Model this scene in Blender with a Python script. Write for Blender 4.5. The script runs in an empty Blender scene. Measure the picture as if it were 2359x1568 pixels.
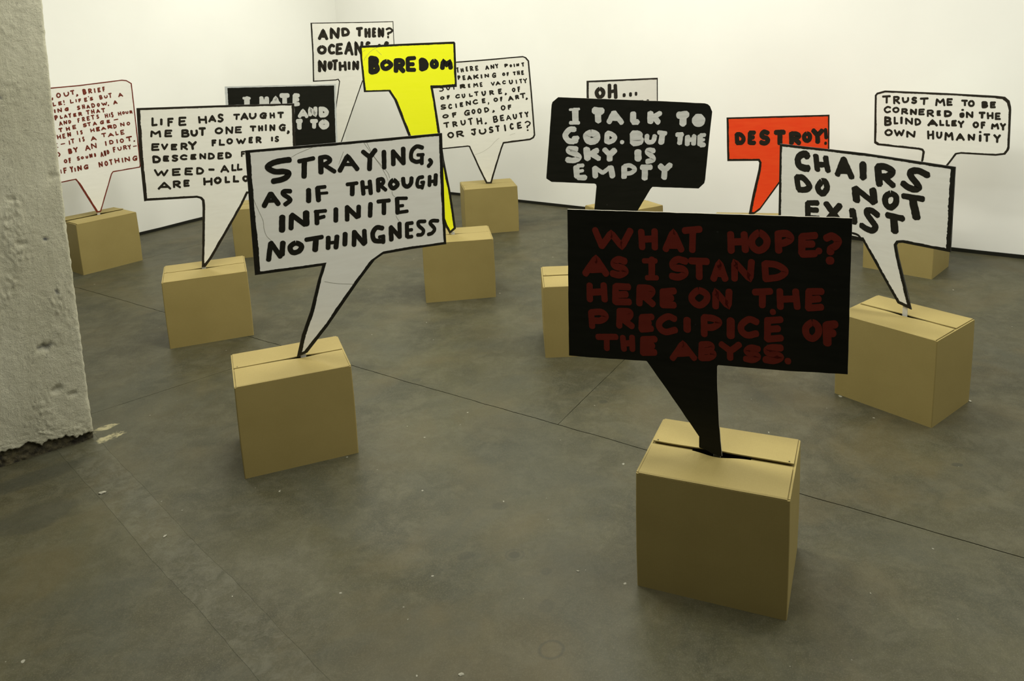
import bpy, bmesh, math, random
from mathutils import Vector, Matrix, noise
random.seed(7)
PI = math.pi
scene = bpy.context.scene
C = scene.collection

# ------------------------------------------------------------------ camera
FPX, PITCH, ROLL, CAM_H = 1851.83, 0.1974, -0.0354, 1.5
fwd = Vector((0, math.cos(PITCH), -math.sin(PITCH)))
r0 = Vector((1, 0, 0)); u0 = r0.cross(fwd)
cr, sr = math.cos(ROLL), math.sin(ROLL)
rv = r0 * cr + u0 * sr; uv = u0 * cr - r0 * sr
cam_d = bpy.data.cameras.new('camera')
cam = bpy.data.objects.new('camera', cam_d); C.objects.link(cam)
M = Matrix((rv, uv, -fwd)).transposed().to_4x4(); M.translation = (0, 0, CAM_H)
cam.matrix_world = M
cam_d.sensor_fit = 'HORIZONTAL'; cam_d.sensor_width = 36.0
cam_d.lens = FPX / 2359 * 36.0
cam_d.shift_x = -63.2 / 2359; cam_d.shift_y = -364.6 / 2359
cam_d.clip_start = 0.05
scene.camera = cam

# ------------------------------------------------------------------ room frame (corner of the two white walls)
TH = math.radians(-33.6)
CX, CY = -1.872, 7.794
CEIL = 3.1
UX = Vector((math.cos(TH), math.sin(TH), 0)); VX = Vector((-math.sin(TH), math.cos(TH), 0))
def room(u, v, z=0.0):
    return Vector((CX, CY, 0)) + UX * u + VX * v + Vector((0, 0, z))

# ------------------------------------------------------------------ world, lamps, exposure
w = bpy.data.worlds.new('world'); scene.world = w; w.use_nodes = True
w.node_tree.nodes['Background'].inputs[0].default_value = (0.9, 0.9, 0.8, 1)
w.node_tree.nodes['Background'].inputs[1].default_value = 0.05
LCOL = (1.0, 0.982, 0.865)
def area(name, u, v, z, sx, sy, watt, tilt=0.0, axis='U', spread=180):
    d = bpy.data.lights.new(name, 'AREA'); d.shape = 'RECTANGLE'; d.size = sx; d.size_y = sy
    d.energy = watt; d.color = LCOL; d.spread = math.radians(spread)
    o = bpy.data.objects.new(name, d); C.objects.link(o)
    o.location = room(u, v, z)
    o.rotation_euler = (tilt, 0, TH) if axis == 'U' else (tilt, 0, TH + PI / 2)
    return o
for i, (lu, lv, e) in enumerate([(1.5, -1.35, 43), (3.9, -1.35, 46), (6.4, -1.5, 36), (9.0, -1.6, 30),
                                 (1.6, -3.4, 26), (3.6, -3.2, 38), (5.3, -3.2, 24), (7.9, -3.0, 34),
                                 (2.4, -4.7, 22), (4.4, -4.75, 25), (6.2, -4.6, 15)]):
    area('ceiling_lamp', lu, lv, CEIL - 0.12, 1.5, 0.35, e)
scene.view_settings.view_transform = 'Standard'
scene.view_settings.look = 'None'
scene.view_settings.gamma = 1.0
scene.view_settings.exposure = 0.0
scene.view_settings.use_curve_mapping = False

# ------------------------------------------------------------------ helpers
def tag(o, label=None, cat=None, group=None, kind=None):
    if label: o['label'] = label
    if cat: o['category'] = cat
    if group: o['group'] = group
    if kind: o['kind'] = kind
    return o
def empty(name, loc, rz=0.0):
    o = bpy.data.objects.new(name, None); C.objects.link(o); o.location = loc; o.rotation_euler = (0, 0, rz)
    o.empty_display_size = 0.1
    return o
def obj(name, bm, mat, parent=None, smooth=False):
    me = bpy.data.meshes.new(name); bm.to_mesh(me); bm.free()
    if mat: me.materials.append(mat)
    if smooth:
        for p in me.polygons: p.use_smooth = True
    o = bpy.data.objects.new(name, me); C.objects.link(o)
    if parent: o.parent = parent
    return o
def pydata(name, vs, fs, mat, parent=None):
    me = bpy.data.meshes.new(name); me.from_pydata(vs, [], fs); me.update()
    if mat: me.materials.append(mat)
    o = bpy.data.objects.new(name, me); C.objects.link(o)
    if parent: o.parent = parent
    return o
def add_box(bm, x0, y0, z0, x1, y1, z1):
    vs = [bm.verts.new((x, y, z)) for z in (z0, z1) for x, y in ((x0, y0), (x1, y0), (x1, y1), (x0, y1))]
    for f in ((0, 3, 2, 1), (4, 5, 6, 7), (0, 1, 5, 4), (1, 2, 6, 5), (2, 3, 7, 6), (3, 0, 4, 7)):
        bm.faces.new([vs[i] for i in f])

# ------------------------------------------------------------------ materials
class NT:
    def __init__(s, name):
        s.m = bpy.data.materials.new(name); s.m.use_nodes = True
        s.t = s.m.node_tree; s.b = s.t.nodes['Principled BSDF']
        s.tc = s.t.nodes.new('ShaderNodeTexCoord')
    def n(s, typ, **kw):
        nd = s.t.nodes.new('ShaderNode' + typ)
        for k, v in kw.items(): setattr(nd, k, v)
        return nd
    def L(s, a, b): s.t.links.new(a, b)
    def noise(s, scale, detail=4, rough=.55, vec=None, dist=0):
        n = s.n('TexNoise'); n.inputs['Scale'].default_value = scale; n.inputs['Detail'].default_value = detail
        n.inputs['Roughness'].default_value = rough; n.inputs['Distortion'].default_value = dist
        s.L(vec if vec else s.tc.outputs['Object'], n.inputs['Vector']); return n.outputs['Fac']
    def ramp(s, fac, a, b, c0=(0, 0, 0, 1), c1=(1, 1, 1, 1)):
        r = s.n('ValToRGB'); r.color_ramp.elements[0].position = a; r.color_ramp.elements[1].position = b
        r.color_ramp.elements[0].color = c0; r.color_ramp.elements[1].color = c1
        s.L(fac, r.inputs[0]); return r.outputs[0]
    def mix(s, fac, a, b, mode='MIX'):
        m = s.n('Mix', data_type='RGBA', blend_type=mode)
        for v, i in ((fac, 0), (a, 6), (b, 7)):
            if hasattr(v, 'links'): s.L(v, m.inputs[i])
            else: m.inputs[i].default_value = v
        return m.outputs[2]
    def math(s, op, a, b=None, clamp=False):
        m = s.n('Math', operation=op); m.use_clamp = clamp
        for i, v in enumerate((a, b)):
            if v is None: continue
            if hasattr(v, 'links'): s.L(v, m.inputs[i])
            else: m.inputs[i].default_value = v
        return m.outputs[0]
    def mapped(s, scale=(1, 1, 1), rot=(0, 0, 0), loc=(0, 0, 0), src='Object'):
        m = s.n('Mapping'); m.inputs['Scale'].default_value = scale; m.inputs['Rotation'].default_value = rot
        m.inputs['Location'].default_value = loc
        s.L(s.tc.outputs[src], m.inputs['Vector']); return m.outputs[0]
    def bump(s, h, strength=.2, dist=.002):
        b = s.n('Bump'); b.inputs['Strength'].default_value = strength; b.inputs['Distance'].default_value = dist
        s.L(h, b.inputs['Height']); s.L(b.outputs[0], s.b.inputs['Normal'])
    def out(s, col, rough=.6, spec=.3):
        if hasattr(col, 'links'): s.L(col, s.b.inputs['Base Color'])
        else: s.b.inputs['Base Color'].default_value = col
        if hasattr(rough, 'links'): s.L(rough, s.b.inputs['Roughness'])
        else: s.b.inputs['Roughness'].default_value = rough
        s.b.inputs['Specular IOR Level'].default_value = spec
        return s.m
def c4(*c): return (c[0], c[1], c[2], 1)

def m_wall():
    t = NT('white_wall_paint')
    f = t.noise(1.3, 3); col = t.mix(t.ramp(f, .3, .7), c4(.86, .86, .82), c4(.90, .90, .86))
    t.bump(t.noise(140, 3), .08, .001)
    return t.out(col, .7, .2)
def m_paint(name, a, b, rough=.55, spec=.3, scale=60, bump=.12, dust=None):
    t = NT(name)
    streak = t.noise(9, 5, .6, t.mapped((1, 1, 6), (0, .35, 0)))
    f = t.noise(scale, 5, .6)
    col = t.mix(t.ramp(streak, .3, .7), c4(*a), c4(*b))
    if dust:
        s1 = t.ramp(t.noise(38, 2, .5), .735, .76)
        col = t.mix(s1, col, c4(*dust))
    t.bump(f, bump, .001)
    return t.out(col, rough, spec)
def m_card(name, a, b):
    t = NT(name)
    flute = t.n('TexWave'); flute.inputs['Scale'].default_value = 55; flute.inputs['Distortion'].default_value = .4
    t.L(t.mapped((1, .0, 0)), flute.inputs['Vector'])
    fib = t.noise(160, 4, .6, t.mapped((1, 1, 4)))
    big = t.noise(6, 3)
    col = t.mix(t.ramp(big, .3, .7), c4(*a), c4(*b))
    col = t.mix(t.math('MULTIPLY', t.ramp(fib, .35, .75), .16), col, c4(a[0] * .6, a[1] * .58, a[2] * .5))
    col = t.mix(t.math('MULTIPLY', flute.outputs['Fac'], .05), col, c4(a[0] * .7, a[1] * .7, a[2] * .7))
    t.bump(fib, .12, .0008)
    return t.out(col, .65, .25)
def ellipse(t, x, y, rx, ry, ang=0, soft=.35, wob=.25, seed=0.0):
    """soft-edged spot on the floor, in metres"""
    mp = t.n('Mapping', vector_type='TEXTURE'); mp.inputs['Location'].default_value = (x, y, 0)
    mp.inputs['Rotation'].default_value = (0, 0, ang); mp.inputs['Scale'].default_value = (rx, ry, 1)
    t.L(t.tc.outputs['Object'], mp.inputs['Vector'])
    g = t.n('VectorMath', operation='LENGTH'); sx = t.n('VectorMath', operation='MULTIPLY')
    sx.inputs[1].default_value = (1, 1, 0); t.L(mp.outputs[0], sx.inputs[0]); t.L(sx.outputs[0], g.inputs[0])
    nz = t.noise(9 + seed, 3, .6)
    r = t.math('ADD', g.outputs['Value'], t.math('MULTIPLY', t.math('SUBTRACT', nz, .5), wob * 4))
    return t.ramp(r, 1 - soft, 1 + soft, (1, 1, 1, 1), (0, 0, 0, 1)), r
def m_floor(name='concrete_floor', rough_patch=False):
    t = NT(name)
    big = t.noise(.55, 6, .6, dist=.6); mid = t.noise(2.6, 6, .65, dist=.4); fine = t.noise(60, 5, .7); grit = t.noise(260, 3, .7)
    streak = t.noise(3.0, 6, .65, t.mapped((1, 2.2, 1), (0, 0, .5)))
    a = t.mix(t.ramp(big, .38, .62), c4(*FLOOR_A), c4(*FLOOR_B))
    a = t.mix(t.math('MULTIPLY', t.ramp(mid, .46, .62), .7), a, c4(*FLOOR_C))
    a = t.mix(t.math('MULTIPLY', t.ramp(streak, .48, .7), .3), a, c4(*FLOOR_D))
    a = t.mix(t.math('MULTIPLY', t.ramp(t.noise(11, 6, .75, dist=.5), .45, .62), .38), a, c4(.115, .108, .070))
    a = t.mix(t.math('MULTIPLY', t.ramp(fine, .42, .68), .38), a, c4(.035, .032, .02))
    a = t.mix(t.math('MULTIPLY', t.ramp(grit, .54, .72), .38), a, c4(.20, .19, .13))
    a = t.mix(t.math('MULTIPLY', t.ramp(t.noise(1.7, 5, .6, t.mapped(loc=(3, 7, 0)), .8), .5, .66), .5), a, c4(.090, .072, .032))
    a = t.mix(t.math('MULTIPLY', t.ramp(t.noise(1.3, 5, .65, t.mapped(loc=(9, 1, 0)), .8), .5, .64), .5), a, c4(.056, .058, .041))
    a = t.mix(t.math('MULTIPLY', t.ramp(t.noise(120, 4, .75), .5, .62), .3), a, c4(.105, .098, .058))
    if rough_patch:
        rp = t.noise(22, 6, .75, dist=1.2)
        a = t.mix(t.math('MULTIPLY', t.ramp(rp, .45, .6), .25), a, c4(.14, .135, .10))
    for i, (x, y, rx, ry, ang, k) in enumerate(STAINS):
        e, r = ellipse(t, x, y, rx, ry, ang, .3, .16, i)
        a = t.mix(t.math('MULTIPLY', e, k), a, c4(.030, .031, .022))
    for i, (x, y, rx, ry, k) in enumerate(RINGS):
        e, r = ellipse(t, x, y, rx, ry, .3, .25, .1, i + 3)
        ring = t.ramp(t.math('ABSOLUTE', t.math('SUBTRACT', r, 1.0)), .04, .2, (1, 1, 1, 1), (0, 0, 0, 1))
        a = t.mix(t.math('MULTIPLY', ring, k), a, c4(.028, .03, .022))
    for i, (x, y, rx, ry, ang) in enumerate(PLASTER):
        e, r = ellipse(t, x, y, rx, ry, ang, .2, .5, i + 11)
        br = t.ramp(t.noise(28, 5, .7), .38, .55)
        a = t.mix(t.math('MULTIPLY', t.math('MULTIPLY', e, br), .75), a, c4(.40, .36, .20))
    chips = t.ramp(t.noise(34, 1, .4), .80, .82)
    a = t.mix(t.math('MULTIPLY', chips, .6), a, c4(.42, .41, .34))
    t.bump(t.math('ADD', t.math('MULTIPLY', t.noise(45, 5, .7), .6), t.math('MULTIPLY', grit, .4)), .35 if rough_patch else .16, .003 if rough_patch else .0015)
    rg = t.ramp(mid, .3, .7, c4(.42, .42, .42), c4(.56, .56, .56))
    return t.out(a, rg, .26)
def m_pillar():
    t = NT('painted_rough_concrete')
    st = t.noise(5, 6, .65, t.mapped((1, 1, .35))); f = t.noise(30, 6, .7); bigp = t.noise(2.2, 4)
    col = t.mix(t.ramp(st, .32, .68), c4(.52, .50, .37), c4(.66, .64, .50))
    col = t.mix(t.math('MULTIPLY', t.ramp(bigp, .55, .75), .3), col, c4(.33, .32, .26))
    col = t.mix(t.math('MULTIPLY', t.ramp(f, .62, .76), .3), col, c4(.24, .23, .17))
    pits = t.ramp(t.noise(75, 4, .7), .60, .66)
    col = t.mix(t.math('MULTIPLY', pits, .35), col, c4(.16, .15, .11))
    at = t.n('Attribute', attribute_name='bare')
    bare = t.mix(t.ramp(t.noise(26, 5, .7), .4, .62), c4(.045, .04, .03), c4(.15, .13, .075))
    col = t.mix(at.outputs['Fac'], col, bare)
    at2 = t.n('Attribute', attribute_name='chip')
    col = t.mix(at2.outputs['Fac'], col, c4(.16, .17, .20))
    t.bump(t.math('ADD', t.math('MULTIPLY', t.noise(110, 6, .8), 1.0), t.math('MULTIPLY', t.noise(24, 6, .75, t.mapped((1, 1, .4))), 1.3)), .8, .007)
    return t.out(col, .8, .2)
def m_flat(name, col, rough=.6, spec=.3):
    t = NT(name); f = t.noise(30, 4, .6)
    c = t.mix(t.ramp(f, .3, .7), c4(*[x * .92 for x in col]), c4(*[min(1, x * 1.08) for x in col]))
    return t.out(c, rough, spec)

FLOOR_A, FLOOR_B, FLOOR_C, FLOOR_D = (.042, .038, .018), (.074, .070, .037), (.033, .034, .021), (.102, .095, .056)
STAINS = [(-.11, 2.056, .022, .020, 0, .5), (-.25, 2.06, .03, .02, .4, .35), (-.02, 1.846, .025, .03, 0, .3), (1.362, 2.439, .022, .014, 0, .6),
          (-.164, 2.297, .03, .025, 0, .35), (.225, 2.98, .02, .018, 0, .45), (-.56, 3.242, .025, .02, 0, .4), (-.02, 1.98, .02, .02, 0, .3),
          (-1.655, 2.328, .14, .10, .6, .45), (-1.80, 2.56, .20, .06, .7, .5)]
RINGS = [(-.011, 1.697, .03, .028, .4), (-.11, 2.056, .026, .024, .3)]
PLASTER = [(-1.735, 2.905, .055, .022, .9), (-1.672, 2.835, .055, .03, .75)]
MCEIL = m_flat('ceiling_paint', (.32, .32, .27), .8)  # unseen ceiling kept dark to cut bounce light
MFAR = m_flat('dark_unseen_wall_paint', (.22, .22, .18), .8)  # unseen walls darkened to cut light from behind the camera
CARDS = (('a', (.305, .240, .086), (.33, .262, .096)), ('b', (.32, .25, .09), (.345, .27, .10)), ('c', (.31, .245, .088), (.335, .265, .098)))
WHITE1 = ((.78, .77, .71), (.83, .825, .77)); WHITE2 = ((.77, .76, .70), (.81, .80, .74))
MW = m_wall(); MF = m_floor(); MFR = m_floor('rough_trench_concrete', True); MP = m_pillar()
MGAP = m_flat('black_gap_and_hole', (.012, .012, .008), .5)  # flat black for the wall-foot shadow gap, also on the flap holes
CARD = [m_card('cardboard_%s' % k, a, b) for k, a, b in CARDS]
MCIN = m_card('cardboard_shadowy_inside', (.22, .16, .08), (.25, .18, .09))
PAINT = {
 'black': m_paint('black_sign_paint', (.006, .0065, .004), (.010, .010, .007), .45, .18, dust=(.03, .03, .025)),
 'grey': m_paint('off_white_sign_paint', *WHITE1, dust=None),
 'white': m_paint('white_sign_paint', *WHITE2),
 'yellow': m_paint('fluorescent_yellow_paint', (.93, .97, .012), (.96, .99, .02), .5, .25),
 'red': m_paint('orange_red_paint', (.90, .055, .010), (.94, .085, .016), .5, .25),
 'ink': m_paint('black_brush_paint', (.007, .0065, .004), (.013, .012, .008), .42, .35),
 'ink2': m_paint('thin_black_brush_paint', (.010, .008, .004), (.020, .015, .008), .5, .3),
 'darkred': m_paint('dark_red_brush_paint', (.115, .011, .006), (.14, .015, .008), .5, .3),
 'redbrown': m_paint('red_brown_brush_paint', (.12, .014, .005), (.17, .025, .010), .55, .25),
 'chalk': m_paint('pale_grey_brush_paint', (.50, .51, .48), (.70, .70, .67), .6, .25),
 'chalk2': m_paint('whitish_brush_paint', (.55, .56, .54), (.66, .66, .64), .6, .25),
 'silver': m_paint('pale_silver_edge_paint', (.50, .53, .55), (.62, .64, .62), .5, .3),
 'crack': m_flat('hairline_pencil_grey', (.19, .18, .13)),
}
MSTAKE = m_flat('white_plastic_stake', (.62, .61, .56), .4)
MEDGE = m_flat('sawn_board_edge', (.35, .33, .27), .7)

# ------------------------------------------------------------------ room shell
def slab_wall(name, a, b, t=.12, z1=CEIL, label='', mat=MW):
    """upright wall whose inner face runs a->b, thickness to the left of a->b"""
    d = (b - a).normalized(); nrm = Vector((-d.y, d.x, 0)) * t
    n = 24; vs = []; fs = []
    p = [a, b, b + nrm, a + nrm]
    vs = [(q.x, q.y, z) for z in (0, z1) for q in p]
    fs = [(0, 1, 5, 4), (1, 2, 6, 5), (2, 3, 7, 6), (3, 0, 4, 7), (4, 5, 6, 7), (0, 3, 2, 1)]
    o = pydata(name, vs, fs, mat); tag(o, label=label, kind='structure')
    return o
RU, RV = 11.0, -11.0
slab_wall('wall_right', room(0, 0), room(RU, 0), label='long plain white gallery wall behind the signs, running down to the right')
slab_wall('wall_left', room(0, RV), room(0, 0), label='plain white gallery wall meeting the long wall at the far corner, behind the pillar')
slab_wall('wall_side', room(RU, 0), room(RU, RV), label='side wall out of view on the right, darkened to cut bounce light', mat=MFAR)
slab_wall('wall_back', room(RU, RV), room(0, RV), label='wall behind the camera, darkened to cut bounce light', mat=MFAR)
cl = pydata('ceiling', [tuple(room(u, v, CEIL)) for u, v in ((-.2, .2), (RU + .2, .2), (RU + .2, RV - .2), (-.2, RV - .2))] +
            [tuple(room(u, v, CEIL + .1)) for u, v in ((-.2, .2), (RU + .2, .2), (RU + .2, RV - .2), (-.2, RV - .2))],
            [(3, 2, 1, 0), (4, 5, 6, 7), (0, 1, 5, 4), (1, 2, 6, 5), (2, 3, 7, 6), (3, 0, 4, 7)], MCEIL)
tag(cl, label='flat ceiling above the room, out of view', kind='structure')
def shadow_gap_strip(name, a, b, off, label):  # black strip whose colour stands in for shade along the wall foot
    d = (b - a).normalized(); nrm = Vector((d.y, -d.x, 0))
    L = (b - a).length; n = int(L / .25); bm = bmesh.new(); rings = []
    for i in range(n + 1):
        p = a + d * (L * i / n); hh = .022 + .003 * noise.noise(Vector((i * .9, off, 0)))
        q = p + nrm * .006
        rings.append([bm.verts.new((p.x, p.y, 0)), bm.verts.new((q.x, q.y, 0)), bm.verts.new((q.x, q.y, hh)), bm.verts.new((p.x, p.y, hh + .001))])
    for i in range(n):
        for k in range(4):
            bm.faces.new((rings[i][k], rings[i + 1][k], rings[i + 1][(k + 1) % 4], rings[i][(k + 1) % 4]))
    bm.faces.new(rings[0]); bm.faces.new(rings[-1][::-1])
    o = obj(name, bm, MGAP); tag(o, label=label, kind='structure')
shadow_gap_strip('shadow_gap_right', room(0, 0), room(RU, 0), 1, 'thin black strip standing in for the shadow gap at the foot of the long white wall')
shadow_gap_strip('shadow_gap_left', room(0, RV), room(0, 0), 2, 'thin black strip standing in for the shadow gap at the foot of the white wall beside the pillar')

# floor: poured slabs parted by narrow sunken joints, on a dark bed
bed = pydata('floor', [tuple(room(u, v, z)) for z in (-.14, -.05) for u, v in ((-.15, RV - .15), (RU + .15, RV - .15), (RU + .15, .15), (-.15, .15))],
             [(3, 2, 1, 0), (4, 5, 6, 7), (0, 1, 5, 4), (1, 2, 6, 5), (2, 3, 7, 6), (3, 0, 4, 7)], m_flat('dark_joint_filler', (.02, .018, .012)))
tag(bed, label='worn grey-brown concrete floor of large slabs with dark joints', kind='structure')
def clip(poly, p, d, keep_left=True, gap=.0):
    n = Vector((-d.y, d.x)) * (1 if keep_left else -1); out = []
    s = [(q - p).dot(n) - gap for q in poly]
    for i in range(len(poly)):
        a, b, sa, sb = poly[i], poly[(i + 1) % len(poly)], s[i], s[(i + 1) % len(poly)]
        if sa >= 0: out.append(a)
        if (sa >= 0) != (sb >= 0): out.append(a + (b - a) * (sa / (sa - sb)))
    return out
V2 = lambda x, y: Vector((x, y))
whole = [V2(*room(u, v)[:2]) for u, v in ((-.12, RV - .12), (RU + .12, RV - .12), (RU + .12, .12), (-.12, .12))]
U2, W2 = V2(UX.x, UX.y), V2(VX.x, VX.y)
J1 = (V2(.037, 2.806), V2(1.296 + 2.83, 1.957 - 4.696).normalized())
g = .0018
north = clip(whole, *J1, True, g); south = clip(whole, *J1, False, g)
JA = (V2(.037, 2.809), V2(.40, .72).normalized())
ne = clip(north, *JA, False, .0012); nw = clip(north, *JA, True, .0012)
JC = (V2(-2.731, 5.304), V2(.272, .37).normalized())
nw1 = clip(nw, *JC, True, .0014); nw2 = clip(nw, *JC, False, .0014)
JD = (V2(-1.842, 3.042), V2(.407, .383).normalized())
s_d = clip(south, *JD, True, .0012); s_r = clip(south, *JD, False, .0012)
T1 = (V2(-1.49, 2.413), V2(.79, -.781).normalized()); T2 = (V2(-1.38, 2.482), V2(.847, -.858).normalized())
s_l = clip(s_r, *T1, False, .0003); s_rr = clip(s_r, *T1, True, .0002)
s_t = clip(s_rr, *T2, False, .0002); s_m = clip(s_rr, *T2, True, .0002)
def slab(poly, mat, z=0.0):
    # wander the edges a little so that the joints are not ruler-straight
    pts = []
    n = len(poly)
    for i in range(n):
        a, b = poly[i], poly[(i + 1) % n]; L = (b - a).length; k = max(1, int(L / .035)); k = min(k, 260)
        for j in range(k):
            q = a + (b - a) * (j / k); nz = noise.noise(Vector((q.x * 14, q.y * 14, 0))) * .0028 + noise.noise(Vector((q.x * 3, q.y * 3, 5))) * .004
            nz2 = noise.noise(Vector((q.x * 60, q.y * 60, i))) * .0010
            pts.append(q + V2(nz, nz) + V2(nz2, -nz2))
    bm = bmesh.new()
    top = [bm.verts.new((q.x, q.y, z)) for q in pts]; bot = [bm.verts.new((q.x, q.y, -.05)) for q in pts]
    f = bm.faces.new(top); f.normal_update()
    if f.normal.z < 0: f.normal_flip()
    m = len(pts)
    for i in range(m): bm.faces.new((top[i], bot[i], bot[(i + 1) % m], top[(i + 1) % m]))
    bmesh.ops.recalc_face_normals(bm, faces=bm.faces[:])
    bmesh.ops.triangulate(bm, faces=[f])
    return obj('slab', bm, mat, bed)
for pl, mt in ((ne, MF), (nw1, MF), (nw2, MF), (s_d, MF), (s_l, MF), (s_m, MF), (s_t, MFR)):
    if len(pl) > 2: slab(pl, mt)

# ------------------------------------------------------------------ pillar
def pillar():
    c = Vector((-1.726, 2.825, 0)); fd = Vector((-.768, -.640, 0)).normalized()   # front face runs away to the left
    back = Vector((-fd.y, fd.x, 0)) * -1
    if back.y < 0: back = -back
    Wd, Ht = .75, CEIL
    # small drift of the arris with height: the cast column is not quite plumb
    drift = [(0, 0), (.3, -.004), (.72, -.014), (1.0, -.021), (1.35, -.034), (1.62, -.047), (2.2, -.07), (CEIL, -.10)]
    def dr(z):
        for (a, x), (b, y) in zip(drift, drift[1:]):
            if z <= b: return x + (y - x) * (z - a) / (b - a)
        return drift[-1][1]
    chips = [(.118, .405, .026, .012, .5), (.075, .80, .010, .007, 1), (.15, .80, .022, .006, 0), (.06, .60, .010, .007, .6), (.10, .235, .022, .010, .15), (.055, .20, .018, .008, .1), (.16, .96, .016, .006, 0), (.03, 1.02, .022, .005, 0), (.155, 1.31, .006, .005, .6)]
    zs = []; z = 0.0
    while z < 2.3: zs.append(z); z += .0035 if z < .1 else .0085
    while z < Ht: zs.append(z); z += .12
    zs.append(Ht)
    us = [i * .0045 for i in range(0, 76)] + [.38, .45, .55, .65, Wd]
    vs = []; bare = []; chipv = []
    N = noise.noise
    for z in zs:
        for u in us:
            p3 = Vector((u * 1.0, z * 1.0, 0))
            a = N(p3 * 60) * .0011 + N(Vector((u * 26, z * 9, 4))) * .0013 + N(p3 * 4) * .003 + N(p3 * 130) * .0011
            # patches of coarse knobbly render
            k = max(0, N(Vector((u * 9 + 3, z * 5.5, 2))) - .08) * 2.6
            a += k * abs(N(p3 * 85 + Vector((9, 2, 1)))) * .010
            cv = 0.0
            for (cu, cz, rr, dp, ck) in chips:
                d = math.hypot((u - cu), (z - cz) * 1.6) / rr + N(p3 * 75) * .7
                if d < 1: a -= dp * (1 - d * d) ; cv = max(cv, min(1, (1 - d) * 1.5) * ck)
            edge = .028 + .030 * min(1, u / .22) + .018 * N(Vector((u * 26, 4, 0))) + .008 * N(Vector((u * 90, 7, 0)))
            b = 1.0 if z < edge else 0.0
            if b: a -= .014 + .004 * N(p3 * 70)
            # worn arris
            e = .006 + .006 * abs(N(Vector((z * 30, 1, 1)))) + .008 * max(0, N(Vector((z * 9, 3, 3))))
            uu = u + dr(z)
            if u < e: a -= (e - u) * .8
            q = c + fd * uu - back * a
            if u == 0: q += fd * (N(Vector((z * 45, 8, 8))) * .003 + .003)
            vs.append((q.x, q.y, z)); bare.append(b); chipv.append(cv)
    nu = len(us); fs = []
    for i in range(len(zs) - 1):
        for j in range(nu - 1):
            a = i * nu + j; fs.append((a, a + nu, a + nu + 1, a + 1))
    # side and back
    nb = len(vs)
    for i, z in enumerate(zs):
        for u, dpt in ((dr(z), Wd), (Wd + dr(z), Wd)):
            q = c + fd * u + back * dpt; vs.append((q.x, q.y, z)); bare.append(1.0 if z < .03 else 0.0); chipv.append(0)
    for i in range(len(zs) - 1):
        fs.append((i * nu, nb + i * 2, nb + i * 2 + 2, (i + 1) * nu))
        fs.append((nb + i * 2, nb + i * 2 + 1, nb + i * 2 + 3, nb + i * 2 + 2))
        fs.append((nb + i * 2 + 1, i * nu + nu - 1, (i + 1) * nu + nu - 1, nb + i * 2 + 3))
    o = pydata('pillar', vs, fs, MP)
    for nm, arr in (('bare', bare), ('chip', chipv)):
        at = o.data.attributes.new(nm, 'FLOAT', 'POINT'); at.data.foreach_set('value', arr)
    for p in o.data.polygons: p.use_smooth = True
    bm = bmesh.new(); bm.from_mesh(o.data); bmesh.ops.recalc_face_normals(bm, faces=bm.faces[:]); bm.to_mesh(o.data); bm.free()
    tag(o, label='rough white-painted concrete pillar with chipped bare foot at the left edge', cat='pillar')
    # trim-free: the pillar stands on the floor and reaches the ceiling
    return o
pillar()

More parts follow.
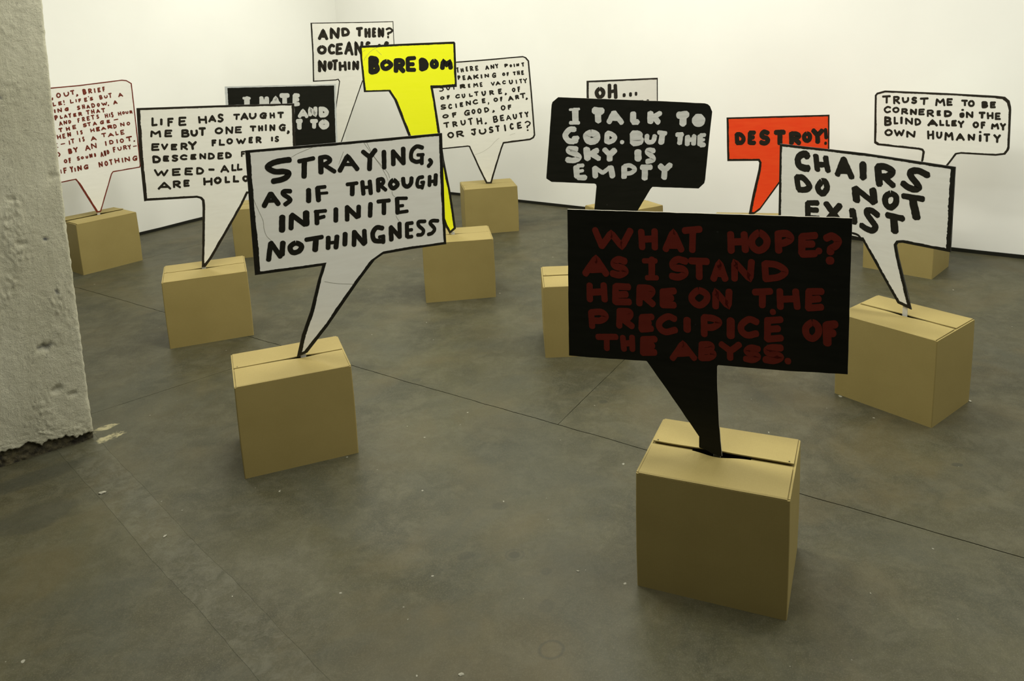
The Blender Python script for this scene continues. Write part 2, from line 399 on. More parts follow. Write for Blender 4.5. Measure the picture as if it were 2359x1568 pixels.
# ------------------------------------------------------------------ cardboard boxes
BW, BD, BH = .3878, .3068, .3374
T = .004
def rrect(hw, hd, r, n=4):
    pts = []
    for cx, cy, a0 in ((hw - r, hd - r, 0), (-hw + r, hd - r, 90), (-hw + r, -hd + r, 180), (hw - r, -hd + r, 270)):
        for i in range(n + 1):
            a = math.radians(a0 + 90 * i / n); pts.append((cx + r * math.cos(a), cy + r * math.sin(a)))
    return pts
def make_box(key, x, y, rz, label, mi, gap_f, gap_b, lift_b, lift_f, dip, tip_u):
    root = empty('cardboard_box', (x, y, 0), rz)
    tag(root, label, 'box', 'cardboard boxes holding up the speech bubble signs')
    rnd = random.Random(key)
    mat = CARD[mi]
    hw, hd = BW / 2, BD / 2
    # body: four walls and a bottom in one folded sheet
    bm = bmesh.new(); o_, i_ = rrect(hw, hd, .004), rrect(hw - T, hd - T, .001)
    n = len(o_); zt = BH - T - .0005
    rows = []
    for pts, z in ((o_, 0.0), (o_, .004), (o_, BH * .33), (o_, BH * .66), (o_, zt), (i_, zt), (i_, .006)):
        row = []
        for px, py in pts:
            bow = 0
            if pts is o_ and .05 < z < zt - .01:
                bow = .0012
            f = 1 + bow / .17
            row.append(bm.verts.new((px * f, py * f, z)))
        rows.append(row)
    for a, b in zip(rows, rows[1:]):
        for i in range(n): bm.faces.new((a[i], a[(i + 1) % n], b[(i + 1) % n], b[i]))
    bm.faces.new(rows[0][::-1]); bm.faces.new(rows[-1])
    bmesh.ops.recalc_face_normals(bm, faces=bm.faces[:])
    obj('body', bm, mat, root)
    # short end flaps folded in below the long ones
    for s in (-1, 1):
        bm = bmesh.new(); x0, x1 = s * (hw - .0005), s * (hw - .115)
        add_box(bm, min(x0, x1), -hd + .006, BH - 2 * T - .0012, max(x0, x1), hd - .006, BH - T - .0012)
        obj('inner_flap', bm, mat, root)
        bm = bmesh.new()      # the crease roll at the end
        add_box(bm, min(s * hw, s * (hw - .005)), -hd + .006, BH - T - .0012, max(s * hw, s * (hw - .005)), hd - .006, BH - T + .0012)
        obj('end_crease', bm, mat, root)
    # the two long flaps meeting at the slot
    NX = 22
    for s, gap, lift in ((-1, gap_f, lift_f), (1, gap_b, lift_b)):
        vs = []; fs = []
        xe = hw - (.0065 if s < 0 else .005) - rnd.uniform(0, .002)
        for i in range(NX + 1):
            xx = -xe + 2 * xe * i / NX
            g = gap + .0012 * noise.noise(Vector((xx * 14, s * 3 + mi, key_n(key))))
            near = math.exp(-((xx - tip_u) / .045) ** 2)
            g += .0015 * near
            ycut = s * g if s < 0 else s * (g + .010)
            for j, t in enumerate((0, .03, .35, .7, 1)):
                yy = s * (hd - .0006) + (ycut - s * (hd - .0006)) * t
                zz = BH + lift * t * t + (dip * near * t * t if s < 0 else .0015 * near * t * t) + .0008 * noise.noise(Vector((xx * 8, yy * 8, key_n(key))))
                if t == 0: zz -= .0022
                vs.append((xx, yy, zz)); vs.append((xx, yy, zz - T + (.0005 if t else .0022)))
        m = 5
        for i in range(NX):
            for j in range(m - 1):
                a = (i * m + j) * 2; b = ((i + 1) * m + j) * 2
                fs.append((a, b, b + 2, a + 2)); fs.append((a + 1, a + 3, b + 3, b + 1))
            for j in (0, m - 1):
                a = (i * m + j) * 2; b = ((i + 1) * m + j) * 2
                fs.append((a, a + 1, b + 1, b))
        for i in (0, NX):
            for j in range(m - 1):
                a = (i * m + j) * 2; fs.append((a, a + 2, a + 3, a + 1))
        fl = pydata('top_flap', vs, fs, mat, root)
        bm = bmesh.new(); bm.from_mesh(fl.data); bmesh.ops.recalc_face_normals(bm, faces=bm.faces[:]); bm.to_mesh(fl.data); bm.free()
        if s > 0:
            for e in (-1, 1):
                if rnd.random() < .75:
                    bm = bmesh.new(); bmesh.ops.create_circle(bm, cap_ends=True, radius=.0022, segments=8)
                    for v in bm.verts: v.co += Vector((e * (xe - .012), .016 + gap, BH + lift + .0012))
                    obj('staple_hole', bm, MGAP, fl)
    return root
def key_n(k): return (ord(k[0]) - 64) * 1.7

# sign drawings, in millimetres on each board (x along the board, z above the floor)
SIGNS = {
 'what': dict(box='A', base='black', ltr='darkred', bcol=None, rag=0.03, ar=0.927,
  out="-421.5 993.2 0; -39.6 1003.6 0; 304.5 1012.7 0; 309.9 613.7 0; 151.3 601.9 0; -9.5 594.4 0; -12 591 0; -11.6 546.3 0; -5.7 425.3 0; 3.3 333.1 0; -25.3 336.8 0; -33.6 342 0; -58.4 348.8 0; -58.5 380.4 0; -144.1 500.9 0; -202.1 579.3 0; -207.3 579.8 0; -368.2 568.5 0; -429.2 566 0",
  lines=[
   "l19.3 -686,1881 -649,1793; l19.4 -649,1793 -595,1870 -536,1798 -488,1890; l18.8 -428,1890 -424,1802; l18.7 -356,1898 -355,1806; l18.9 -425,1847 -353,1855; l18.8 -297,1802 -257,1899 -214,1806; l18.7 -280,1831 -230,1839; l25.0 -277,1831 -237,1834; l16.6 -257,1873 -257,1846; l18.4 -198,1910 -118,1923; l18.3 -154,1915 -157,1807",
   "l19.0 38,1909 42,1819; l18.9 105,1913 113,1829; l19.1 39,1866 109,1874; o18.8 179,1924 145,1890 150,1850 180,1833 212,1857 215,1896; l18.6 270,1928 275,1838; c18.6 272,1925 311,1929 331,1906 307,1884 276,1874; l18.4 383,1918 385,1835; l18.4 384,1919 445,1929; l18.5 386,1881 433,1885; l18.6 387,1830 446,1837; d17.5 464,1852; c18.7 496,1919 522,1931 550,1910 541,1884 520,1869 517,1849; l20.4 512,1807 522,1808",
   "l20.4 -748,1629 -684,1722 -627,1638; l20.2 -717,1659 -652,1661; l26.4 -713,1660 -659,1668; c19.8 -520,1718 -556,1725 -583,1705 -572,1685 -533,1678 -519,1660 -552,1638 -592,1643; l14.5 -416,1729 -351,1734; l19.5 -372,1741 -373,1641; l14.6 -400,1636 -345,1641; c19.2 -191,1745 -233,1752 -260,1728 -251,1706 -207,1702 -194,1679 -226,1656 -266,1658; l19.1 -164,1750 -80,1753; l19.0 -121,1752 -120,1664",
   "l18.4 -46,1662 -17,1754 14,1667; l18.4 -31,1694 3,1693; l18.2 61,1672 60,1763 138,1678 144,1771; l17.8 209,1766 216,1685; c17.8 213,1767 267,1764 309,1736 280,1703 214,1686",
   "l19.9 -724,1564 -725,1480; l19.7 -643,1573 -639,1488; l20.0 -725,1522 -643,1534; l19.6 -575,1570 -578,1482; l19.6 -572,1572 -502,1575; l19.7 -573,1524 -516,1532; l19.8 -575,1483 -499,1490; l19.4 -440,1573 -443,1486; c19.4 -443,1576 -388,1578 -371,1561 -395,1533 -435,1525; l19.4 -415,1529 -368,1491; l15.6 -425,1563 -397,1551; l19.2 -313,1570 -313,1491; l19.2 -312,1566 -252,1577; l19.3 -313,1529 -266,1536; l19.3 -315,1493 -253,1498; o18.8 -122,1592 -157,1560 -152,1529 -118,1511 -84,1539 -81,1574",
   "l18.7 -34,1512 -35,1597 31,1521 34,1603; l18.2 162,1611 240,1623; l18.1 201,1618 201,1543; l17.9 285,1630 290,1544; l17.8 361,1636 371,1552; l18.0 287,1586 364,1596; l17.7 424,1640 424,1555; l17.7 422,1640 484,1646; l17.8 423,1597 472,1607; l17.8 423,1554 485,1565",
   "l19.5 -719,1406 -715,1324; c19.4 -716,1407 -661,1414 -635,1392 -664,1365 -714,1359; l19.1 -554,1428 -558,1345; c19.1 -558,1430 -505,1435 -494,1417 -513,1394 -554,1383; l19.2 -535,1385 -485,1352; l14.2 -549,1410 -514,1407; l19.0 -429,1408 -432,1344; l19.0 -430,1409 -374,1418; l19.0 -430,1374 -389,1384; l19.1 -433,1340 -377,1352; c18.7 -250,1421 -286,1430 -329,1399 -332,1362 -299,1341 -246,1359; l21.5 -183,1423 -183,1367",
   "l18.9 -94,1444 -92,1352; c18.9 -93,1447 -45,1446 -16,1428 -47,1398 -92,1393; l22.5 44,1445 45,1360; c18.4 175,1452 137,1462 101,1430 100,1395 130,1375 175,1389; l18.3 229,1471 230,1366; l18.3 229,1466 293,1478; l18.4 231,1418 282,1429; l18.5 231,1366 297,1380; l16.3 251,1514 257,1515; o17.9 445,1480 416,1451 421,1411 448,1395 474,1424 472,1462; l21.5 513,1475 519,1379; l21.5 514,1474 551,1483; l21.5 516,1433 544,1436",
   "l18.2 -684,1266 -577,1279; l18.1 -631,1273 -632,1203; l17.9 -539,1281 -533,1212; l17.8 -486,1289 -485,1217; l18.0 -537,1243 -485,1257; l19.5 -422,1286 -425,1204; l19.5 -425,1283 -358,1293; l19.6 -425,1244 -371,1254; l19.7 -427,1207 -360,1217; l17.7 -262,1195 -206,1288 -144,1211; l17.6 -240,1223 -167,1237; l24.5 -221,1238 -187,1242",
   "l17.8 -105,1297 -107,1215; c17.8 -106,1295 -64,1299 -53,1286 -70,1262 -103,1257; c17.8 -103,1258 -59,1261 -43,1247 -63,1226 -105,1217; l17.6 -3,1309 45,1277 89,1318; l17.6 42,1279 44,1236; c17.3 186,1306 149,1309 128,1290 140,1276 173,1275 184,1261 158,1242 122,1244; c19.6 297,1326 255,1322 230,1307 240,1291 282,1285 296,1274 265,1254 222,1253; l17.5 330,1259 337,1260",
  ],
  cracks=[]),
 'stray': dict(box='B', base='grey', ltr='ink', bcol='ink', rag=0.045, ar=0.952,
  out="-73.8 1106 8.8; 268 1105.4 9.3; 615.1 1107 12.1; 611.1 954.3 13.1; 607 787.9 9.2; 606 682.6 9.8; 470.5 682.3 10; 364.5 678.4 8.2; 332.5 661 11.5; 270.4 591.9 12.3; 143 436.3 13.2; 64 351.1 9.9; 26.4 341.5 13.2; 51.3 422.1 13.1; 88.7 506.9 13; 122.1 609.7 11.3; 144 667.4 9.6; 87.8 667.2 11.1; -85.5 667.9 18.7; -81.4 840.4 15.2",
  lines=[
   "c20.1 134,2122 70,2119 17,2108 -15,2082 28,2050 90,2043 120,2026 86,1994 12,1983; l15.2 195,2105 295,2116; l19.3 232,2105 220,1994; l19.4 344,2117 337,2012; c16.3 338,2115 382,2117 407,2092 374,2069 348,2064; l15.4 363,2062 431,2008",
   "l17.6 467,2010 529,2110 591,2009; l12.4 493,2053 559,2046; l16.6 640,2130 686,2087; l18.4 729,2133 686,2087 677,2000; l17.9 790,2116 784,2000; l17.9 857,2113 852,2017; l15.8 859,2109 926,2017; l18.0 932,2126 926,2017; c16.0 1075,2120 1032,2132 994,2100 987,2046 1021,2020 1064,2023; l12.8 1036,2069 1079,2067; l15.0 1067,2062 1063,2002; c15.1 1124,2025 1135,2004 1111,1977",
   "l18.2 -63,1818 -14,1897; l18.2 -11,1897 31,1821; l12.1 -43,1849 16,1845; c16.3 119,1901 78,1905 69,1888 104,1854 110,1834 76,1812; l18.5 242,1896 235,1816; l18.6 304,1902 303,1815; l13.4 302,1906 356,1906; l10.4 313,1863 367,1861",
   "l13.6 510,1906 581,1908; l17.8 547,1902 540,1830; l16.4 619,1913 620,1824; l16.5 672,1911 673,1822; l12.7 624,1870 673,1869; l16.5 732,1917 729,1835; c14.8 730,1917 764,1917 768,1889 738,1873; l13.8 746,1872 783,1835; o16.7 844,1901 817,1872 838,1841 873,1866; c16.7 916,1905 919,1861 944,1842 971,1863 979,1902; c14.1 1064,1901 1032,1896 1018,1858 1024,1833 1052,1830; l11.9 1050,1862 1070,1862; l13.0 1066,1857 1053,1818; l15.2 1116,1899 1110,1832; l17.0 1163,1906 1155,1835; l13.1 1114,1859 1158,1863",
   "l22.2 48,1725 38,1631; l18.1 110,1725 99,1637; l18.1 114,1732 193,1653; l23.8 211,1735 204,1655; l17.7 283,1729 278,1650; l13.5 273,1735 345,1733; l13.6 290,1686 331,1693; l17.9 417,1736 410,1652",
   "l17.3 497,1742 490,1649; l17.3 495,1742 562,1660; l17.4 579,1736 573,1662; l17.5 665,1745 655,1656; l15.0 720,1756 803,1754; l17.6 763,1745 757,1663; l17.7 861,1761 858,1654; l13.0 862,1763 932,1756; l11.9 869,1704 901,1704; l13.0 858,1656 931,1658",
   "l18.2 -46,1548 -71,1433; l18.2 -44,1551 10,1445; l19.7 35,1541 22,1458; o19.2 121,1527 81,1503 93,1463 137,1465 158,1500; l16.4 194,1541 304,1546; l22.1 260,1532 249,1460; l18.0 347,1536 339,1459; l18.7 408,1535 394,1455; l12.7 344,1497 403,1493; l18.8 467,1547 459,1469",
   "l18.0 533,1554 523,1456; l18.0 534,1549 597,1454; l18.1 605,1552 603,1461; c18.2 738,1554 696,1563 664,1524 673,1471 719,1457; l13.0 710,1490 745,1493; l16.3 739,1490 736,1446; l18.3 800,1550 797,1458; l16.3 800,1554 861,1469; l16.4 866,1573 861,1469; l16.5 921,1562 916,1466; l14.3 919,1564 962,1564; l13.2 927,1513 955,1513; l14.3 920,1461 952,1461; c14.4 1059,1564 1011,1566 1009,1538 1042,1497 1028,1467 996,1467; c14.5 1158,1555 1115,1561 1098,1543 1128,1498 1109,1468 1078,1460",
  ],
  cracks=["652,2193 692,2125 767,2002", "673,2191 719,2084 803,1967 818,1919", "773,1986 796,1933 805,1901", "827,1820 832,1792 847,1776", "144,2136 196,2161 298,2195", "504,2143 464,2056", "-128,1892 -123,1858 -101,1785 -80,1715 -79,1655 -67,1604 -39,1566", "845,1636 848,1623 865,1589", "293,1215 373,1188 500,1162", "882,1887 902,1890"]),
 'chairs': dict(box='C', base='grey', ltr='ink', bcol='ink', rag=0.08, ar=1.018,
  out="-577.7 953.6 10.2; -198.1 952.8 10.2; 149.4 938.8 15.6; 152.5 623.3 11.4; -26.6 624.3 10.2; -43.7 619.8 10.2; -49.3 609.9 10.3; -38.1 563.7 12; -12.6 482.7 12; 22.6 368.5 12.1; -32.1 380.1 12.2; -110 491.5 10.6; -188.7 604.7 10.6; -192.9 604.1 10.6; -575.5 597.7 11.6",
  lines=[
   "c29.6 -887,1824 -904,1843 -941,1837 -978,1796 -963,1741 -921,1727 -875,1727; l25.2 -812,1842 -791,1724; l25.0 -723,1838 -697,1728; l23.3 -799,1769 -711,1778; l23.5 -566,1841 -614,1706; l25.5 -566,1841 -487,1700; l31.6 -589,1748 -520,1753; l29.5 -564,1802 -559,1770; l28.9 -400,1821 -392,1709",
   "l28.5 -277,1812 -257,1675; c26.6 -277,1813 -220,1818 -161,1791 -192,1749 -244,1736; l23.6 -216,1733 -146,1680; c25.3 109,1794 32,1818 -19,1803 -15,1769 28,1724 46,1693 14,1675 -34,1685 -76,1710",
   "l26.0 -985,1640 -963,1540; c26.0 -985,1640 -922,1640 -860,1581 -898,1545 -961,1537; o26.3 -746,1635 -782,1584 -766,1545 -734,1537 -701,1580 -713,1630",
   "l32.3 -455,1615 -438,1520; l23.5 -450,1619 -294,1524; l28.9 -309,1626 -291,1532",
   "o24.2 -164,1617 -204,1581 -198,1530 -162,1509 -125,1541 -121,1597; l22.8 -67,1612 84,1611; l30.6 5,1602 43,1462",
   "c8.9 -517,1255 -463,1250 -425,1246 -402,1234 -376,1206; l26.0 -873,1433 -865,1309; l22.9 -873,1435 -779,1449; l22.9 -859,1378 -781,1387; l18.8 -865,1313 -766,1325; l27.5 -703,1456 -587,1333; l26.1 -580,1460 -685,1320; l29.4 -472,1437 -450,1339",
   "c25.1 -257,1430 -305,1457 -345,1454 -344,1422 -297,1369 -272,1335 -298,1301 -346,1307 -391,1328; l24.9 -183,1445 -60,1438; l30.1 -129,1423 -116,1324",
  ],
  cracks=[]),
 'italk': dict(box='G', base='black', ltr='chalk', bcol=None, rag=0.07, ar=0.987,
  out="-92.5 1165.7 0; 390.3 1129 0; 564.3 1113.5 0; 577.6 1109.2 0; 587.6 1099.7 0; 597.8 1074.5 0; 583.9 940.8 0; 567.7 765.5 0; 563.5 748.2 0; 537.6 724.6 0; 325.8 740.8 0; 317.1 731.9 0; 255.5 630.6 0; 60 305.5 0; 19.4 307.3 0; 57.7 647.8 0; 70 753 0; 67.7 763 0; 60.2 767 0; -134.5 782.8 0; -157.5 799.4 0; -157.3 808.1 0; -122.8 1133.3 0; -118.9 1145.2 0",
  lines=[
   "l28.5 -36,2214 -37,2103; l11.4 -86,2216 0,2219; l16.3 -86,2098 -6,2096; l31.4 130,2200 207,2191; l28.6 166,2178 167,2102; l23.9 308,2176 263,2091; l23.9 311,2176 379,2080; l23.0 293,2125 352,2122",
   "l27.3 482,2163 481,2090; l25.6 481,2083 524,2083; l28.2 638,2160 637,2077; l22.8 651,2117 727,2154; l25.6 674,2116 710,2071; l32.9 893,2131 968,2131; l32.0 933,2106 930,2046; d61.2 1072,2076",
   "c25.9 -46,2037 -91,2038 -131,1991 -108,1941 -59,1927; l22.2 -59,1958 -20,1960; l22.2 -48,1949 -35,1924; o31.8 101,1999 60,1977 70,1938 104,1922 145,1938 148,1980; l23.1 245,1990 239,1913; c22.2 249,1994 291,1978 314,1949 290,1920 247,1909; d19.4 379,1906",
   "l27.6 476,1979 478,1892; c27.6 479,1981 527,1977 540,1959 525,1939 482,1935; c27.6 483,1940 538,1932 549,1913 528,1896 478,1890; c21.7 606,1958 604,1912 629,1894 662,1906 676,1952; l20.2 710,1981 776,1969; l27.6 743,1953 734,1886; l21.8 876,1955 926,1954; l23.1 908,1940 900,1873; l24.0 973,1934 970,1860; l21.8 1033,1938 1027,1861; l20.3 980,1904 1027,1902; l25.9 1087,1933 1087,1856; l17.5 1090,1940 1130,1941; l13.9 1090,1893 1124,1898; l21.9 1091,1852 1124,1852",
   "c26.0 -34,1858 -98,1863 -99,1839 -36,1809 -15,1778 -63,1756 -122,1765; l30.7 57,1857 63,1766; l26.1 84,1804 153,1840; l23.7 109,1803 168,1762; l23.7 217,1846 263,1797; l27.9 310,1834 265,1792 264,1749",
   "l32.7 521,1817 523,1743; c23.7 667,1815 624,1823 607,1805 649,1764 658,1733 602,1718",
   "l28.1 -41,1692 -37,1605; l17.9 -30,1705 22,1707; l15.5 -23,1652 20,1659; l25.2 -24,1596 40,1593; l26.3 128,1677 130,1598; l19.1 124,1685 200,1630; l19.1 200,1630 265,1680; l26.3 273,1679 287,1592; l26.8 396,1679 392,1583; c20.3 396,1685 449,1688 492,1653 457,1620 405,1615",
   "l25.1 554,1668 640,1665; l28.7 584,1650 581,1562; l26.8 722,1674 764,1634; l26.8 816,1679 764,1634 758,1560",
  ],
  cracks=[]),
 'trust': dict(box='H', base='white', ltr='ink2', bcol='ink2', rag=0.05, ar=0.921,
  out="-169.6 1035.6 11.3; 163 1031.8 10.8; 409.2 1025.7 13.9; 452.9 1021.7 16.1; 475.8 1001.7 13.7; 484.8 970.3 11.5; 487 952.8 10.3; 493.3 748.9 11.7; 490.6 737.9 11.7; 476.1 713 10.5; 431.7 703 10.6; 258 699.2 9.7; 236 693.1 9.7; 193.3 622.9 9.9; 17.2 330.4 7.8; -11.7 326.5 10.4; 52.7 634.9 12.6; 57.2 693.3 12.5; 52.5 700.2 12.5; 33.5 704.1 12.5; -195.6 711.6 15.5; -216.2 723.1 13; -217.1 736.6 11.7; -225.3 1006.6 11.4; -214 1021.6 11.4",
  lines=[
   "l12.8 -357,2000 -277,2008; l12.8 -313,2003 -311,1931; l12.7 -230,2002 -225,1926; c12.7 -229,2001 -189,2001 -178,1987 -196,1968 -227,1963; l12.7 -209,1963 -168,1930; c12.6 -133,1993 -128,1963 -114,1946 -86,1953 -74,1972 -75,1996; c12.5 12,1996 -10,2000 -25,1988 -19,1974 6,1968 14,1955 -4,1940 -29,1946; l12.4 62,1992 137,1998; l12.4 100,1994 100,1931; l12.3 230,1924 234,1992 270,1955 300,1995 316,1927",
   "l12.2 345,1996 348,1933; l12.2 344,1997 389,1998; l12.2 346,1966 381,1966; l12.2 347,1934 390,1937; l12.0 492,1987 542,1988; l12.0 521,1988 524,1937; o12.0 586,1987 565,1969 568,1941 590,1933 608,1945 607,1972; l14.1 698,1976 703,1926; c14.1 699,1976 726,1977 734,1967 724,1955 702,1952; c14.1 701,1953 731,1951 740,1940 729,1929 702,1926; l11.8 779,1978 782,1928; l11.8 779,1978 817,1980; l11.8 782,1953 812,1955; l11.8 781,1927 819,1930",
   "c11.8 -266,1876 -296,1883 -326,1861 -326,1838 -301,1819 -266,1831; o11.8 -204,1877 -231,1859 -225,1836 -200,1826 -176,1843 -177,1866; l11.7 -131,1866 -131,1810; c11.7 -134,1863 -95,1866 -82,1853 -98,1839 -127,1836; l11.7 -114,1837 -73,1816; l13.6 -32,1811 -37,1864 18,1814 18,1867; l11.5 56,1868 57,1812; l11.5 58,1868 105,1871; l11.5 57,1841 97,1845; l11.6 58,1814 106,1817; l11.5 145,1860 149,1798; c11.5 144,1860 185,1863 200,1847 182,1833 149,1829; l11.5 166,1828 206,1801; l11.4 249,1860 252,1815; l11.4 250,1858 275,1860; l11.4 250,1837 271,1839; l11.4 252,1816 278,1818",
   "l14.1 327,1864 331,1807; c14.1 329,1861 365,1859 387,1841 373,1817 332,1808; l11.4 499,1885 510,1886; l28.5 501,1836 502,1820; l11.6 553,1807 548,1862 606,1810 603,1866; l13.8 676,1862 723,1864; l13.7 701,1863 702,1811; l11.4 754,1864 762,1805; l11.4 800,1868 804,1810; l11.4 758,1834 799,1838; l11.3 834,1863 837,1802; l11.3 835,1863 870,1865; l11.3 837,1833 866,1835; l11.4 837,1805 876,1806",
   "l14.9 -317,1754 -313,1673; c14.9 -319,1759 -276,1754 -263,1741 -277,1717 -311,1715; c14.9 -313,1715 -270,1717 -254,1693 -272,1677 -314,1672; l12.3 -212,1764 -208,1696; l12.3 -210,1694 -176,1698; l15.2 -136,1767 -133,1703; l12.2 -80,1697 -86,1760 -17,1699 -20,1762; l12.1 19,1755 25,1692; c12.1 20,1757 51,1754 71,1727 59,1704 25,1692; l14.9 162,1696 201,1754 250,1699; l14.9 179,1715 231,1719; l11.9 283,1755 287,1705; l11.9 286,1707 319,1708",
   "l12.3 350,1758 354,1706; l12.3 354,1707 378,1707; l12.2 409,1755 410,1707; l12.2 410,1756 444,1761; l12.2 412,1734 438,1735; l12.2 412,1710 449,1712; l12.2 472,1756 498,1728 520,1759; l12.2 497,1731 501,1696; o12.0 642,1756 625,1735 630,1715 646,1703 665,1718 664,1743; l12.0 703,1757 708,1699; l12.0 703,1757 731,1760; l12.0 706,1730 728,1732; l11.9 807,1698 809,1746 831,1722 853,1751 866,1701; l11.8 888,1756 908,1725 928,1754; l11.8 910,1727 913,1694",
   "o12.9 -273,1615 -306,1590 -299,1563 -271,1553 -242,1569 -238,1596; l12.9 -203,1615 -175,1554 -153,1606 -125,1559 -104,1622; l12.8 -60,1548 -64,1609 14,1554 17,1614; l12.5 162,1627 169,1545; l12.5 214,1630 220,1546; l12.5 168,1582 215,1594; c12.4 258,1621 261,1581 275,1562 294,1568 303,1595 302,1624",
   "l12.9 349,1544 349,1622 383,1582 409,1626 423,1550; l12.7 466,1551 496,1618 537,1556; l12.7 482,1575 521,1579; l12.6 589,1560 582,1617 636,1564 637,1622; l14.3 697,1616 700,1558; l12.5 691,1653 699,1654; l12.4 737,1629 785,1633; l12.4 762,1630 766,1560; l12.4 834,1629 866,1595 887,1631; l12.3 865,1593 866,1557",
  ],
  cracks=[]),
 'boredom': dict(box='E', base='yellow', ltr='ink', bcol='ink', rag=0.05, ar=0.985,
  out="-454.8 1405.3 11.3; -206.6 1407.3 11.4; 46.8 1408.1 11.5; 52.4 1400.8 11.5; 47.8 1164.4 16.5; -81.7 1162.1 11.7; -74.7 1099.6 11.8; -60.6 955.9 14.3; -44.2 767.5 12.2; -16.4 562.5 12.4; -0.6 370 12.6; -37.7 341.3 12.6; -58.7 386.6 15.1; -230.4 907.8 14.3; -293.7 1110.4 12.9; -319.8 1157.2 9.3; -450.5 1159.4 11.6; -452 1216.1 10.4; -455.4 1351.9 11.4",
  lines=[
   "l28.7 -800,2674 -809,2529; c28.7 -800,2674 -755,2665 -746,2641 -765,2605 -805,2601; c28.7 -802,2605 -755,2600 -742,2561 -763,2537 -808,2530; o23.6 -636,2636 -684,2610 -678,2568 -641,2559 -592,2597; l25.7 -538,2642 -546,2529; c25.7 -540,2639 -484,2636 -469,2606 -495,2582 -539,2586; l25.8 -518,2583 -469,2525; l21.9 -414,2654 -420,2535; l21.9 -410,2657 -341,2659; l22.0 -419,2596 -360,2594; l22.0 -421,2536 -349,2533; l27.2 -270,2633 -274,2539; c27.2 -269,2634 -239,2624 -220,2587 -235,2551 -273,2539; o22.8 -134,2620 -159,2598 -157,2567 -137,2555 -111,2567 -109,2599; l26.1 -50,2539 -36,2615 -2,2569 34,2608 40,2539",
  ],
  cracks=["-878,2651 -849,2697 -789,2755 -722,2789", "-738,2760 -686,2706", "-877,2751 -853,2762"]),
 'andthen': dict(box='M', base='white', ltr='ink2', bcol='ink2', rag=0.05, ar=0.983,
  out="-32.8 1547.3 6.3; 369.3 1539.6 5.7; 571.5 1537.5 5.1; 564.4 1276.4 5.2; 560.6 1103.3 6.6; 314 1101.4 7.2; 123.7 654.3 6.7; 13 336.5 6.8; -13 338.2 6.8; 66.1 741 6.6; 101.6 937.7 7.2; 138.3 1106.3 8.1; 131.2 1119.9 8.1; 114.6 1115.7 8.1; -52.6 1113.4 9.7; -38.6 1327.9 11.2",
  lines=[
   "l24.0 43,2859 108,2981 150,2853; l24.0 72,2897 134,2891; l23.4 217,2863 226,2998 312,2864 332,2997; l21.3 390,2988 388,2894; c21.3 395,2988 446,2983 473,2940 452,2904 386,2894; l21.4 602,2985 671,2988; l21.4 637,2986 628,2883; l21.4 728,2973 723,2863; l21.4 781,2973 774,2860; l21.5 726,2915 776,2922; l21.5 839,2966 831,2864; l21.5 839,2973 865,2972; l21.5 836,2921 857,2921; l21.5 830,2866 859,2869; l21.6 919,2861 924,2977 971,2857 981,2970; c15.5 1033,2959 1080,2974 1118,2941 1090,2912 1055,2904 1054,2883; l14.7 1050,2853 1049,2836",
   "o23.4 67,2741 22,2711 25,2666 62,2646 105,2667 111,2715; c21.5 245,2740 213,2758 177,2720 173,2671 197,2641 239,2648; l21.5 296,2763 278,2626; l21.5 294,2761 360,2764; l21.5 288,2695 340,2702; l21.6 279,2629 350,2635; l21.6 406,2624 469,2787 502,2609; l21.6 435,2675 490,2676; l21.6 556,2604 566,2785 638,2605 658,2780; c21.6 766,2766 745,2774 730,2756 733,2730 755,2717 758,2693 740,2672 720,2680; l21.6 912,2733 905,2639; c21.7 1039,2753 1017,2763 1001,2736 1005,2704 1027,2690 1032,2664 1013,2634 988,2641",
   "l23.7 6,2383 15,2531 84,2384 96,2519; o20.9 169,2510 149,2478 149,2432 160,2411 178,2434 186,2477; l20.9 214,2523 271,2526; l20.9 244,2526 232,2397; l21.0 312,2494 307,2385; l21.0 386,2498 385,2385; l21.0 315,2440 385,2446; l21.0 447,2492 440,2397; l21.1 504,2388 515,2500 565,2386 575,2497; c21.1 739,2491 703,2496 669,2453 671,2400 696,2382 725,2396; l21.1 700,2434 733,2438; l21.1 726,2432 720,2383",
  ],
  cracks=[]),
 'oh': dict(box='I', base='white', ltr='ink2', bcol='ink2', rag=0.05, ar=1.243,
  out="-259.7 1139.8 10.3; 281.6 1123.1 8.2; 280.3 717.6 8.5; 92.2 729.1 8.3; 38.1 340.6 8.5; -9.9 347.7 8.5; -89.6 743.1 8.1; -268.2 754.2 12",
  lines=[
   "o24.5 -336,2172 -381,2140 -372,2092 -337,2070 -295,2090 -286,2137; l22.3 -191,2206 -192,2059; l22.4 -104,2197 -98,2046; l22.4 -193,2124 -102,2129; l19.3 30,2076 29,2056; l18.3 128,2081 128,2054; l16.1 214,2082 214,2057; l12.1 273,1974 320,1972; l16.3 399,1973 399,1966",
  ],
  cracks=[]),
 'hate': dict(box='K', base='black', ltr='chalk2', bcol='silver', rag=0.05, ar=0.951,
  out="-166.7 1146.3 10; 186.5 1136.9 9.3; 552.3 1127 11.8; 538.7 895.7 11.4; 529.3 693.4 12.1; 131 705.3 9; 22.3 345.6 9.2; -11.8 348.4 9.1; -24.6 706.9 8.9; -189.2 712.3 16.2",
  lines=[
   "l17.8 -112,2125 -34,2121; l37.4 -68,2119 -82,1983; l28.6 117,2117 109,2009; l28.7 185,2111 180,2007; l28.7 116,2058 181,2058; l32.3 132,2065 166,2063; l27.0 250,2004 301,2111 329,1998; l27.0 271,2036 319,2036; l43.2 252,2022 328,2018; l31.6 375,2134 460,2131; l31.7 418,2131 410,2025; l28.1 549,2123 537,2006; l28.1 552,2129 595,2124; l28.2 544,2070 583,2071; l28.2 540,2007 586,2009",
